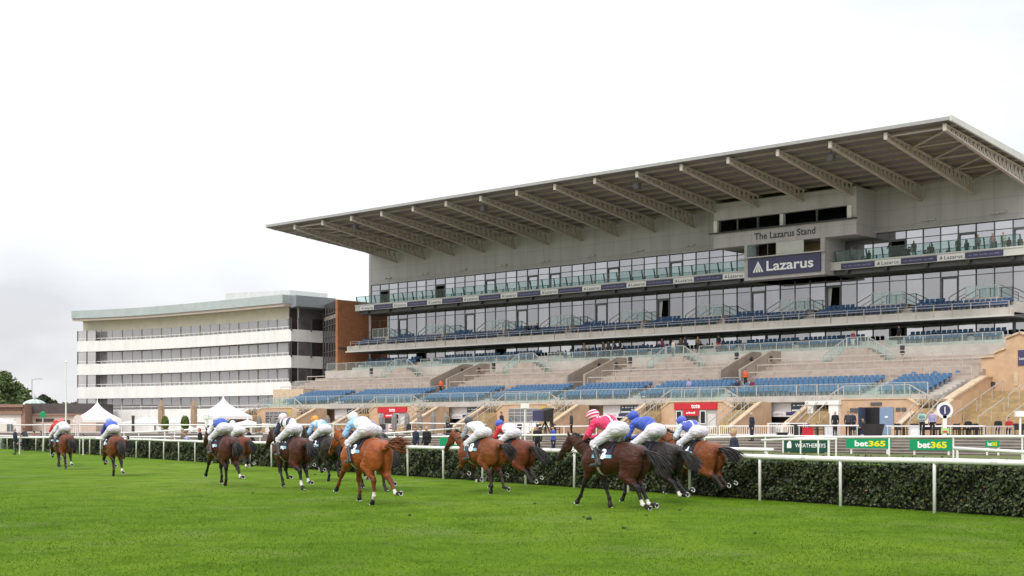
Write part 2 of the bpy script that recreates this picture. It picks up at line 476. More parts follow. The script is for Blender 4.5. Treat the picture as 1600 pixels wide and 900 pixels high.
# roof
m = MB()
zf, zb = 27.15, 25.45
def ru(b): return zf+(zb-zf)*b/17.5       # underside height
m.hexa([(-A1-.0,0,zf),(-0.0,0,zf),(-0.0,24,ru(24)),(-A1,24,ru(24)),(-A1,0,27.35),(-0.0,0,27.35),(-0.0,24,ru(24)+.5),(-A1,24,ru(24)+.5)])
roof = part(m, 'roof', M_['deck'])
m = MB(); m.box(-A1-.02, .02, -.14, -.004, zf-.02, 27.42); part(m, 'roof_edge', M_['edge'], roof)
for s, x0, x1 in ((0, .004, .2), (1, -A1-.2, -A1-.004)):
    m = MB(); m.hexa([(x0,-.14,zf-.1),(x1,-.14,zf-.1),(x1,24,ru(24)-.1),(x0,24,ru(24)-.1),(x0,-.14,27.5),(x1,-.14,27.5),(x1,24,ru(24)+.6),(x0,24,ru(24)+.6)])
    part(m, 'roof_verge', M_['fascia'], roof)
M_['purlin'] = MAT('purlin_steel', (.36,.31,.27), .6, var=.08)
for i in range(10):
    b = 1.2+i*1.75
    m = MB(); m.box(-A1+.02, -.02, b-.05, b+.05, ru(b)-.2, ru(b)+.01)
    part(m, 'purlin', M_['purlin'], roof)
# corrugation: shallow ribs running front to back would be below a pixel; the deck keeps its long ribs only
for k, a in enumerate(TA):
    if a > A1: continue
    m = MB(); x = -a
    d0, d1 = .42, 1.5
    def lo(b): return ru(b)-.2-(d0+(d1-d0)*b/17.4)
    nseg = 20
    m.bar((x,.35,ru(.35)-.26),(x,17.4,ru(17.4)-.26),.26,.12)
    m.bar((x,.35,lo(.35)),(x,17.4,lo(17.4)),.30,.14)
    m.box(x-.16,x+.16,.2,.36,lo(.35)-.1,ru(.35)-.15)
    for i in range(nseg):
        ba = .5+i*16.8/nseg; bb = ba+16.8/nseg; bm = (ba+bb)/2
        m.bar((x,ba,lo(ba)),(x,bm,ru(bm)-.3),.10,.10); m.bar((x,bm,ru(bm)-.3),(x,bb,lo(bb)),.10,.10)
        m.bar((x,bm,lo(bm)),(x,bm,ru(bm)-.3),.09,.20)
    part(m, 'roof_truss', M_['steel'])
for a0, a1 in ((TA[0], TA[1]), (TA[16], TA[15])):
    for i in range(4):
        b = .8+i*4.1
        m = MB(); m.bar((-a0,b,ru(b)-.35),(-a1,b+.1,ru(b)-.35),.12); m.bar((-a0,b+.2,ru(b)-.42),(-a1,b+4,ru(b+4)-.42),.12)
        part(m, 'roof_brace', M_['steel'])
for px in (556, 756, 996, 1299):
    a = onb(px, 0, 1.6)[0]
    m = MB(); m.bar((-a,1.6,ru(1.6)-.1),(-a,1.6,ru(1.6)-.9),.06); m.box(-a-.3,-a+.3,1.35,1.85,ru(1.6)-1.5,ru(1.6)-.9)
    m.box(-a-.24,-a+.24,1.31,1.349,ru(1.6)-1.44,ru(1.6)-.96)
    part(m, 'floodlight', M_['soffit'])
# upper wall
GB = 17.5
m = MB(); m.box(-A1,-A0,GB,GB+.3,21.25,26.2); part(m, 'upper_wall', M_['wallgrey'])
m = MB(); m.box(-A1,-A0,GB-.35,GB+.28,21.05,21.25); part(m, 'window_hood', M_['wallgrey'])
for i in range(13):
    a = 3.5+i*7.05
    if 15 < a < 34: continue
    m = MB(); m.box(-a-.75,-a+.75,GB-.25,GB-.004,21.75,21.9); m.box(-a-.1,-a+.05,GB-.4,GB-.26,21.70,21.85)
    part(m, 'wall_light', M_['handrail'])
for a in (A0-.01,):
    m = MB(); m.box(-a,-a+.5,GB-.02,GB+6,9,26.1); part(m, 'end_wall', MAT('blue_grey_cladding',(.34,.40,.47),.4,var=.05))
m = MB(); m.box(-A1-.5,-A1,GB-.02,GB+6,1.2,26.1); part(m, 'end_wall', M_['wallgrey'])
# floors: slab, back wall
for z, b in ((17.55,15.02),(12.0,15.8),(8.9,17)):
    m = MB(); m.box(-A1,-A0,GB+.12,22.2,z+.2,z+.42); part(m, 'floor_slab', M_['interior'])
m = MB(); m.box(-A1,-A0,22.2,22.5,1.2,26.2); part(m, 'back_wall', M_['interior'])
# windows, one per bay and storey
def window(a0, a1, z0, z1, trans, door=None, n=3, gl='win'):
    m = MB(); wd = (a1-a0)/n
    m.mat(0)
    for i in range(n+1):
        x = -(a0+i*wd); t = .045 if 0 < i < n else .05
        m.box(x-t, x+t, GB-.07, GB+.07, z0, z1)
    for z in [z0+.03, z1-.03]+([trans] if trans else []):
        m.box(-a1+.051, -a0-.051, GB-.06, GB+.06, z-.035, z+.035)
    m.mat(1)
    for i in range(n):
        if door == i: continue
        x0, x1 = -(a0+i*wd)-.05, -(a0+(i+1)*wd)+.05
        m.box(x1, x0, GB-.01, GB+.01, z0+.06, z1-.06)
    if door is not None:
        x0, x1 = -(a0+door*wd)-.05, -(a0+(door+1)*wd)+.05
        if trans: m.box(x1, x0, GB-.01, GB+.01, trans+.04, z1-.06)
        m.mat(0); m.box(x1, x1+.14, GB-.12, GB+.08, z0+.06, (trans or z1)-.04); m.box(x0-.06, x0, GB-.12, GB+.08, z0+.06, (trans or z1)-.04)
        m.box(x1+.15, x0-.07, GB-.12, GB+.08, (trans or z1)-.20, (trans or z1)-.04)
        if (int(a0*7)+door) % 3:
            m.mat(1); m.box(x1+.15, x0-.07, GB+.02, GB+.04, z0+.06, (trans or z1)-.21)
    part(m, 'window', [M_['glassframe'], M_[gl]])
rr_ = random.Random(5)
for k in range(17):
    a0, a1 = A0+k*(A1-A0)/17, A0+(k+1)*(A1-A0)/17
    window(a0, a1, 17.97, 21.05, 20.25, [None,1,0,2][rr_.randrange(4)] if k not in (2,) else 1)
    window(a0, a1, 12.42, 17.1, 16.2, [None,1,None,2][k % 4], gl='win_mid')
    window(a0, a1, 9.32, 11.75, None, [0,None,1,None,None][k % 5], gl='win_mid')
    for q in (0, 1):
        if (k*2+q) % 3 == 2: continue
        xc = -(a0+(.25+1.75*q)*(a1-a0)/3*1.5)
        m = MB(); w0, w1 = .62, .22
        n = 10
        for j in range(n):
            u0, u1 = j/n-.5, (j+1)/n-.5; o = .04*(j % 2)
            m.hexa([(xc+u0*w1*2,GB+.3+o,12.6),(xc+u1*w1*2,GB+.3+o,12.6),(xc+u1*w1*2,GB+.36+o,12.6),(xc+u0*w1*2,GB+.36+o,12.6),
                    (xc+u0*w0*2,GB+.3+o,17.0),(xc+u1*w0*2,GB+.3+o,17.0),(xc+u1*w0*2,GB+.36+o,17.0),(xc+u0*w0*2,GB+.36+o,17.0)])
        part(m, 'curtain', M_['curtain'])
# top balcony
BF = 15.0
m = MB(); m.box(-A1-.15,-A0+.3,BF+.002,GB-.002,17.45,17.95); part(m, 'balcony_slab', M_['slab'])
m = MB(); m.box(-A1-.2,-A0+.35,BF-.22,BF,17.40,18.18); m.box(-A1-.2,-A1,BF,GB,17.40,18.18); m.box(-A0+.15,-A0+.35,BF,GB,17.40,18.18)
m.box(-A1-.2,-A0+.35,BF-.3,BF-.221,18.06,18.2); part(m, 'balcony_fascia', M_['fascia'])
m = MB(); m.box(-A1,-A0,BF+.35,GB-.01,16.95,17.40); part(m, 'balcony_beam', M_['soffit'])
for i in range(22):
    a = 1.2+i*4.2
    m = MB(); m.box(-a-.18,-a+.18,BF-.05,BF+.3,17.05,17.38); part(m, 'downlight', M_['dark'])
def balustrade(a0, a1, b, z0, z1, lean=0., step=1.78, name='balustrade', rail=True, post=.03, steel='handrail', gap=0., gl='bal'):
    m = MB(); n = max(1, round((a1-a0)/step))
    m.mat(1)
    for i in range(n):
        x0, x1 = -(a0+i*(a1-a0)/n)-.05, -(a0+(i+1)*(a1-a0)/n)+.05
        m.hexa([(x1,b-.01,z0+gap),(x0,b-.01,z0+gap),(x0,b+.01,z0+gap),(x1,b+.01,z0+gap),(x1,b-.01-lean,z1),(x0,b-.01-lean,z1),(x0,b+.01-lean,z1),(x1,b+.01-lean,z1)])
    m.mat(0)
    for i in range(n+1):
        x = -(a0+i*(a1-a0)/n)
        m.bar((x,b+.03,z0),(x,b+.03-lean,z1),post*2,post*2.4)
    if rail: m.bar((-a0,b-lean,z1+.02),(-a1,b-lean,z1+.02),.05,.05)
    return part(m, name, [M_[steel], M_[gl]])
M_['dkrail'] = MAT('dark_balcony_post', (.07,.085,.085), .4, var=.05)
for a0, a1 in ((A0,19.2),(29.8,45),(45,60),(60,75),(75,A1)):
    balustrade(a0, a1, BF+.05, 18.2, 19.25, .28, 1.78, steel='dkrail', post=.05, gl='bal_clear')
# advertising boards on the balcony fascia: pale, purple, pale, purple ...
def front_text(txt, a_left, a_right, b, zc, h, mat, parent, **k):
    """lettering on a face towards the course; reads from a_left (larger a) to a_right"""
    wdt = a_left-a_right; ac = (a_left+a_right)/2
    return text_obj(txt, mat, parent, lambda u, v: (-ac+u, b, zc+v), width=wdt, height=h, **k)
def peaks(parent, a, b, z, s, mat):
    """three-peaked mountain emblem"""
    m = MB()
    x = -a
    for c_ in (-.42, -.14, .14, .42):
        m.add([(x+(c_-.095)*s,b,z-.42*s),(x+(c_+.095)*s,b,z-.42*s),(x+(c_*.22+.034)*s,b,z+.28*s),(x+(c_*.22-.034)*s,b,z+.28*s)], [(0,1,2,3)])
    m.add([(x-.15*s,b-.002,z+.24*s),(x+.15*s,b-.002,z+.24*s),(x+.03*s,b-.002,z+.46*s),(x-.03*s,b-.002,z+.46*s)], [(0,1,2,3)])
    return m.build('emblem', mat, parent)
M_['faint'] = MAT('faint_lilac_print', (.22,.21,.34), .5, var=0)
a = 1.9; i = 0
bf = BF-.245
while a < 89:
    wdt = 2.75 if i % 2 else 3.7
    if 18.6 < a+wdt and a < 29.6: a = 29.75 if a < 19 else a; 
    if i % 2 == 0 and abs(a-29.75) < .01: i += 1; wdt = 2.75
    if i == 6 or (a < 19.2 < a+wdt): pass
    m = MB(); m.box(-a-wdt+.03,-a-.03,bf-.02,bf+.024,17.45,18.0)
    bo = part(m, 'banner', M_['paper' if i % 2 else 'navy'])
    if i % 2:
        front_text('Lazarus', a+wdt-.72, a+.2, bf-.025, 17.715, .34, M_['ink'], bo, bold=.01)
        peaks(bo, a+wdt-.42, bf-.025, 17.72, .36, M_['ink'])
    else:
        m = MB()
        for j in range(6): m.box(-a-wdt+.35+j*.5,-a-wdt+.35+j*.5+.32+.13*((j*7) % 3)/2,bf-.026,bf-.021,17.68,17.75+.03*(j % 2))
        part(m, 'lettering', M_['faint'], bo)
    a += wdt; i += 1
# commentary box: upper storey wide, lower storey narrower, sign board in front
CB = 13.5
m = MB()
m.box(-32.8,-16.1,CB+.0,GB-.003,20.60,22.15); m.box(-32.8,-16.1,CB,GB-.003,23.5,25.25)
for a in (32.55, 16.35): m.box(-a-.25,-a+.25,CB+.001,GB-.003,22.15,23.5)
box = part(m, 'commentary_box', M_['wallgrey'])
m = MB(); m.box(-32.3,-16.6,16.6,GB-.003,22.151,23.499); part(m, 'back_wall', MAT('box_back_wall',(.30,.27,.25),.8,var=.25,scale=1.2), box)
m = MB(); m.box(-33.2,-16.0,CB-.45,CB-.002,22.1,22.2); part(m, 'sill', M_['dark'], box)
for a0, a1 in ((16.9,20.6),(20.9,24.4),(25.0,27.5),(27.8,30.0),(30.2,32.2)):
    m = MB(); m.mat(1).box(-a1,-a0,CB+.5,CB+.52,22.16,23.49); m.mat(0).box(-a1-.1,-a1+.02,CB+.3,CB+.6,22.16,23.49)
    part(m, 'window', [M_['glassframe'], M_['openwin']], box)
m = MB(); m.box(-24.95,-24.35,CB+.35,CB+.45,22.16,23.49); part(m, 'white_panel', M_['white'], box)
for a in (16.75, 32.4):
    m = MB(); m.box(-a-.22,-a+.22,CB-.25,CB-.01,22.21,23.45); part(m, 'loudspeaker', M_['white'], box)
m = MB()
m.box(-29.0,-19.6,CB+.05,GB-.003,16.95,19.2); m.box(-29.0,-28.65,CB+.052,GB-.003,19.2,20.6); m.box(-20.1,-19.6,CB+.052,GB-.003,19.2,20.6)
lowb = part(m, 'commentary_room', M_['wallgrey'])
m = MB(); m.box(-28.6,-20.15,16.4,GB-.003,19.201,20.599); part(m, 'back_wall', M_['tan'], lowb)
m = MB(); m.box(-29.4,-19.4,CB-.5,CB+.045,19.18,19.27); part(m, 'sill', M_['fascia'], lowb)
m = MB(); m.box(-25.2,-22.0,CB+.06,CB+.16,19.28,20.59); part(m, 'sliding_screen', M_['fascia'], lowb)
m = MB(); m.box(-28.6,-27.6,CB+.06,CB+.14,19.28,20.59); part(m, 'sliding_screen', M_['bal'], lowb)
m = MB(); m.mat(1).box(-27.5,-25.3,CB+.5,CB+.52,19.28,20.59); m.mat(0).box(-26.5,-26.4,CB+.45,CB+.56,19.28,20.59); part(m, 'window', [M_['glassframe'], M_['openwin']], lowb)
front_text('The Lazarus Stand', 27.75, 20.6, CB-.012, 21.40, .72, M_['ink'], box, bold=.022)
m = MB(); m.box(-28.45,-20.0,CB-.16,CB+.04,17.28,19.12); sg = part(m, 'sponsor_sign', M_['navy'], label='large purple board lettered Lazarus below the commentary room')
front_text('Lazarus', 26.2, 20.75, CB-.166, 18.25, 1.02, M_['letter'], sg, bold=.02)
peaks(sg, 27.2, CB-.166, 18.22, 1.25, M_['letter'])

# middle balcony with seats
m = MB()
for i, (b, z) in enumerate(((13.6,12.45),(14.5,12.85),(15.4,13.25))):
    m.box(-A1+.1,-A0-.4,b,(b+.9) if i < 2 else GB-.12,12.25-.5*0,z) if i else m.box(-A1+.1,-A0-.4,b,b+.9,12.0,z)
part(m, 'balcony_tier', M_['slab'])
m = MB(); m.box(-A1-.05,-A0-.2,13.42,13.598,11.95,12.62); m.box(-A1-.3,-A1-.05,13.42,GB,11.95,12.62); part(m, 'balcony_upstand', M_['slab'])
m = MB(); m.box(-A1-.35,-A0-.1,13.15,13.7,11.80,11.949); part(m, 'balcony_edge', M_['fascia'])
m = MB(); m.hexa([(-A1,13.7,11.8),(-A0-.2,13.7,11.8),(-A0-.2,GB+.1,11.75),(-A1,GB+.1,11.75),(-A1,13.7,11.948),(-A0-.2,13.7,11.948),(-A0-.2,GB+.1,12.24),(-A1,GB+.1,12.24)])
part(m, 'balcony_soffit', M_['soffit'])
for s0 in range(5):
    a0 = A0+.4+s0*(A1-A0-.8)/5; a1 = A0+.4+(s0+1)*(A1-A0-.8)/5
    m = MB(); n = 10
    for i in range(n+1):
        x = -(a0+(a1-a0)*i/n); m.bar((x,13.4,11.96),(x,13.4,13.2),.05,.07)
    for z in (12.95, 13.2): m.bar((-a0,13.4,z),(-a1,13.4,z),.04)
    part(m, 'balcony_railing', M_['barrier'])
for i, a in enumerate((4.5,14.2,24.6,35.0,45.6,56.2,66.8,77.4,87.8)):
    m = MB(); m.box(-a-1.6,-a+1.6,15.9,GB-.2,13.251,13.85); part(m, 'entry_landing', M_['slab'])
    balustrade(a-1.6, a+1.6, 15.95, 13.85, 14.95, 0, 1.1)
    for sx in (-1, 1):
        m = MB(); x = -a+sx*1.65
        m.bar((x,16.2,14.95),(x+sx*1.7,16.2,14.1),.06); m.bar((x+sx*1.7,16.2,14.1),(x+sx*1.7,16.2,13.1),.06); m.bar((x,16.2,14.4),(x+sx*1.7,16.2,13.55),.05)
        part(m, 'stair_railing', M_['dkrail'])
# concourse with two rows of seats, balustrade and upstand
m = MB(); m.box(-A1-2,-A0+.2,11.3,22,8.5,9.18)
m.box(-A1+.5,-A0-.5,13.6,14.7,9.181,9.75); m.box(-A1+.5,-A0-.5,14.701,15.8,9.181,10.2); part(m, 'concourse_slab', M_['slab'])
m = MB(); m.box(-A1-2,-A0+.2,11.1,11.298,8.3,9.3); part(m, 'concourse_upstand', M_['slab'])
LANDS = (14.0, 35.2, 56.2, 77.3)
segs = [(A0,11.8),(16.2,33.0),(37.4,54.0),(58.4,75.1),(79.5,A1+1.8)]
for a0, a1 in segs: balustrade(a0, a1, 11.2, 9.3, 10.25, 0, 1.9)
for a in LANDS:
    m = MB()
    m.hexa([(-a-1.1,9.9,6.6),(-a+1.1,9.9,6.6),(-a+2.4,11.09,6.6),(-a-2.4,11.09,6.6),(-a-1.1,9.9,9.25),(-a+1.1,9.9,9.25),(-a+1.1,11.09,9.25),(-a-1.1,11.09,9.25)])
    for sx in (-1, 1):
        for i in range(6):
            x0 = -a+sx*(1.1+i*.42)
            m.box(x0, x0+sx*.42, 9.95, 11.09, 6.6, 9.1-i*.26)
    part(m, 'terrace_landing', M_['concrete'])
    balustrade(a-1.1, a+1.1, 9.92, 9.25, 10.3, 0, 1.1)
    for sx in (-1, 1):
        m = MB()
        x0 = -a+sx*1.15; x1 = -a+sx*3.7
        m.mat(1).hexa([(x0,9.93,9.2),(x1,9.93,7.6),(x1,9.95,7.6),(x0,9.95,9.2),(x0,9.93,10.25),(x1,9.93,8.65),(x1,9.95,8.65),(x0,9.95,10.25)])
        m.mat(0)
        for t in (0,.33,.66,1): m.bar((x0+(x1-x0)*t,9.94,9.2-1.6*t),(x0+(x1-x0)*t,9.94,10.3-1.6*t),.05)
        m.bar((x0,9.94,10.3),(x1,9.94,8.7),.06)
        part(m, 'stair_balustrade', [M_['handrail'], M_['bal']])
# upper standing terrace: concrete steps
VOM = ((63.2,66.0),(42.6,45.0),(23.2,25.5))
NS = 8
M_['vomwall'] = MAT('brown_concrete', (.40,.335,.285), .85, var=.1, scale=.8)
def terr_z(b): return 5.9+min(max((b-4)/7.1, 0), 1)*2.4
cuts = [-.2]+[v for p_ in sorted(VOM) for v in p_]+[A1+3]
for s0 in range(0, len(cuts), 2):
    a0, a1 = cuts[s0], cuts[s0+1]
    m = MB(); poly = [(11.1, 3), (11.1, 8.3)]
    for i in range(NS):
        b = 11.1-(i+1)*7.1/NS; z = 8.3-i*2.4/NS
        poly += [(b, z), (b, z-2.4/NS)]
    poly.append((4.0, 3)); m.prism(poly, -a1, -a0, axis='x')
    part(m, 'standing_terrace', M_['concrete'])
    for b in (4.25, 6.6, 8.6):
        n = max(2, round((a1-a0)/1.9)); zt = terr_z(b)
        m = MB()
        for i in range(n+1):
            x = -(a0+.3+(a1-a0-.6)*i/n); m.bar((x,b,zt-.35),(x,b,zt+1.05),.045,.05)
        m.bar((-a0-.3,b,zt+1.05),(-a1+.3,b,zt+1.05),.07,.09)
        part(m, 'crush_barrier', M_['barrier'])
for a0, a1 in VOM:
    for a in (a0, a1):
        m = MB(); m.prism([(4.0,5.3),(4.0,7.35),(9.4,9.35),(11.099,9.35),(11.099,5.3)], -a-.13, -a+.13, axis='x'); part(m, 'vomitory_wall', M_['vomwall'])
        m = MB(); m.lathe([(.0,0),(.22,0),(.22,.12),(.12,.16),(0,.16)], n=12)
        for v in range(len(m.v)): x, y, z = m.v[v]; m.v[v] = (-a+.13+z, 9.2+x, 8.6+y)
        part(m, 'wall_lamp', [M_['dark']])
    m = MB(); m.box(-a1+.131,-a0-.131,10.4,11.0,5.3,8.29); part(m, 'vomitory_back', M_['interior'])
    m = MB(); m.box(-a1+.131,-a0-.131,3.2,10.399,5.3,5.6); part(m, 'vomitory_floor', M_['conc2'])
    m = MB(); m.bar((-a1+.2,4.05,6.6),(-a0-.2,4.05,6.6),.05); m.bar((-a1+.2,4.05,5.6),(-a1+.2,4.05,6.6),.05); part(m, 'gate_rail', M_['handrail'])
m = MB(); m.box(-VOM[2][1]+.3,-VOM[2][0]-1.0,10.37,10.399,7.6,8.1); part(m, 'exit_sign', M_['red'])
# small dark loudspeakers on poles across the terrace
for a in (9.0, 20.5+6.5, 40.5, 60.6, 82.0):
    m = MB(); m.mat(0).bar((-a,9.2,7.5),(-a,9.2,8.9),.07); m.mat(1).box(-a-.16,-a+.16,9.0,9.3,8.45,8.8); m.box(-a-.16,-a+.16,9.0,9.3,8.9,9.3)
    part(m, 'terrace_speaker', [M_['handrail'], M_['dark']])
# lower seating deck
AIS = [6.9, 21.8, 32.4, 42.9, 52.8, 63.3, 77.5]
ROWS = [(-.9+.83*i, 4.5+.23*i) for i in range(6)]
m = MB(); poly = [(4.0,3.2),(4.0,5.85),(3.25,5.85)]
for i in range(5, -1, -1): poly += [(-1.32+.83*i, ROWS[i][1])] + ([(-1.32+.83*i, ROWS[i-1][1])] if i else [])
poly[2] = (3.66, 5.85); poly.insert(3, (3.66, ROWS[5][1]))
poly += [(-2.1,4.5),(-2.1,4.0)]
m.prism(poly, -A1+3.4, -A0, axis='x'); part(m, 'seating_deck', M_['slab'])
m = MB(); m.box(-A1+3.3,-A0-.6,-2.25,-2.102,4.02,4.56); part(m, 'deck_edge', M_['slab'])
for s0 in range(6):
    balustrade(A0+.6+s0*14.4, A0+.6+(s0+1)*14.4, -2.0, 4.5, 5.5, 0, 2.05, post=.035)
m = MB(); m.box(-A1-3,-A1+3.2,3.2,11,1.3,6.7); part(m, 'side_wall', M_['coping'])
# seats: one shape; the hundred that show largest are parts of their own
def seat_geo():
    m = MB()
    for i in range(4):      # curved back
        t0, t1 = -.215+.1075*i, -.215+.1075*(i+1)
        c0, c1 = .05*(1-(t0/.215)**2), .05*(1-(t1/.215)**2)
        lo, hi0, hi1 = .42, .80-.25*t0*t0*4, .80-.25*t1*t1*4
        m.hexa([(t0,.16+c0,lo),(t1,.16+c1,lo),(t1,.20+c1,lo),(t0,.20+c0,lo),(t0,.22+c0,hi0),(t1,.22+c1,hi1),(t1,.26+c1,hi1),(t0,.26+c0,hi0)])
    m.hexa([(-.21,-.20,.40),(.21,-.20,.40),(.20,.18,.37),(-.20,.18,.37),(-.21,-.22,.45),(.21,-.22,.45),(.20,.18,.42),(-.20,.18,.42)])
    m.box(-.03,.03,.10,.16,0,.40)
    return m
sg_ = seat_geo()
sv = np.array(sg_.v, np.float32); sf = np.array(sg_.f, np.int32)
seats = []
for i, (b, z) in enumerate(ROWS):
    a = 1.7
    while a < 87.0:
        sh = (b+.9)*.55*0
        if all(abs(a-x) > .85 for x in AIS): seats.append((a, b, z, 0))
        a += .52
    
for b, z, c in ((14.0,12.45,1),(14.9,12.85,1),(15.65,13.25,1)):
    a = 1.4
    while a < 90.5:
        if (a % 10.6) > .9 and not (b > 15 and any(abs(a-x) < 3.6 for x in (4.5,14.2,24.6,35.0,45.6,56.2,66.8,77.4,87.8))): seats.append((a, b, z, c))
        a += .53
for b, z in ((14.15,9.75),(15.3,10.2)):
    a = 2.2
    while a < 90.0:
        if all(abs(a-x) > 2.0 for x in LANDS) and (a*7.3 % 17) > 1.5: seats.append((a, b, z, 0))
        a += .53
for a in (1.9, 4.0, 6.0): seats.append((a, 5.2, 5.9, 0))
def near(s_):
    p = W(s_[0], s_[1]); return -p.length if (800+FPX*p.x/p.y) < 1570 and s_[3] == 0 and s_[1] < 4 else -1e9
order = sorted(range(len(seats)), key=lambda i: near(seats[i]), reverse=True)
front = set(order[:100])
seat_me = None
for i in order[:100]:
    a, b, z, c = seats[i]
    if seat_me is None:
        o = sg_.build('seat', M_['seat'], GS); seat_me = o
    else:
        o = seat_me.copy(); COL.objects.link(o); o.parent = GS
    o.location = (-a, b, z)
rest = [s_ for i, s_ in enumerate(seats) if i not in front]
rj = np.random.RandomState(2)
P_ = np.array([(-a, b, z) for a, b, z, c in rest], np.float32)
V = (sv[None]*(1+.0)+P_[:, None]).reshape(-1, 3)
F = (sf[None]+(np.arange(len(rest))*len(sv))[:, None, None]).reshape(-1, 4)
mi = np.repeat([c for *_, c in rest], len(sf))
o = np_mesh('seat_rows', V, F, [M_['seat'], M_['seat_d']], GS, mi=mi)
o['kind'] = 'stuff'
# tall railings with warning stripes at the deck ends are left to the balustrades; front wall under the deck
KI = [4.4, 22.2, 43.2, 62.9, 83.5]
ed = [A0]+[v for k in KI for v in (k-3.2, k+3.2)]+[A1-3.4]
for i in range(0, len(ed)-1, 2):
    if ed[i+1] > ed[i]: m = MB(); m.box(-ed[i+1], -ed[i], -.6, -.2, APZ, 4.0); part(m, 'front_wall', M_['tan'])
def signband(a0, a1, zlo=2.75, boards=True, board=None):
    m = MB(); m.box(-a1,-a0,-1.55,-1.2,zlo,4.0); sb = part(m, 'shop_front', M_['paper'])
    m = MB(); m.box(-a1+.1,-a0-.1,-1.18,-.61,APZ+.02,zlo+.0); part(m, 'shop_opening', M_['black'], sb)
    m = MB(); m.box(-a1,-a0,-1.56,-1.19,APZ+.01,APZ+.9); part(m, 'counter', M_['conc2'], sb)
    m = MB()
    for i in range(4):
        x = -a1+.8+(a1-a0-1.6)*i/3
        m.tube([(x,-2.1,APZ),(x,-2.1,APZ+1.05),(x+.5,-2.1,APZ+.9),(x+.9,-2.1,APZ+.35)], .035, 6)
    part(m, 'queue_rail', M_['handrail'], sb)
    if boards:
        x = a1-.2; i = 0
        while x > a0+1:
            wd = 1.9 if i % 2 else 1.75
            m = MB(); m.box(-x,-max(x-wd,a0+.05)-.04,-1.58,-1.552,zlo+.12,zlo+.42); bo = part(m, 'banner', M_['navy' if i % 2 else 'paper'], sb)
            if i % 2 == 0 and x-wd > a0:
                text_obj('Lazarus', M_['ink'], bo, lambda u, v, x=x, wd=wd: (-x+.95+u, -1.586, zlo+.27+v), width=1.05, height=.17)
            x -= wd; i += 1
    if board:
        m = MB(); m.mat(0).box(-board-1.9,-board+1.9,-1.62,-1.553,3.2,3.92)
        m.mat(1).box(-board-1.8,-board+1.8,-1.63,-1.621,3.24,3.38)
        for j in range(9):
            for r_, zz in ((0, 3.74), (1, 3.52)):
                if r_ and not 3 <= j <= 5: continue
                m.box(-board-1.7+j*.38,-board-1.7+j*.38+.22+.1*((j*5) % 3)/2,-1.632,-1.621,zz-.05,zz+.06)
        part(m, 'menu_board', [MAT('slate_board',(.05,.085,.11),.5,var=.03), M_['letter']], sb)
signband(9.6, 16.6, board=12.2)
signband(28.6, 35.5, board=31.4)
signband(49.5, 57.0, board=52.4)
signband(68.8, 76.4, board=72.2)
signband(86.8, 87.9, boards=False)
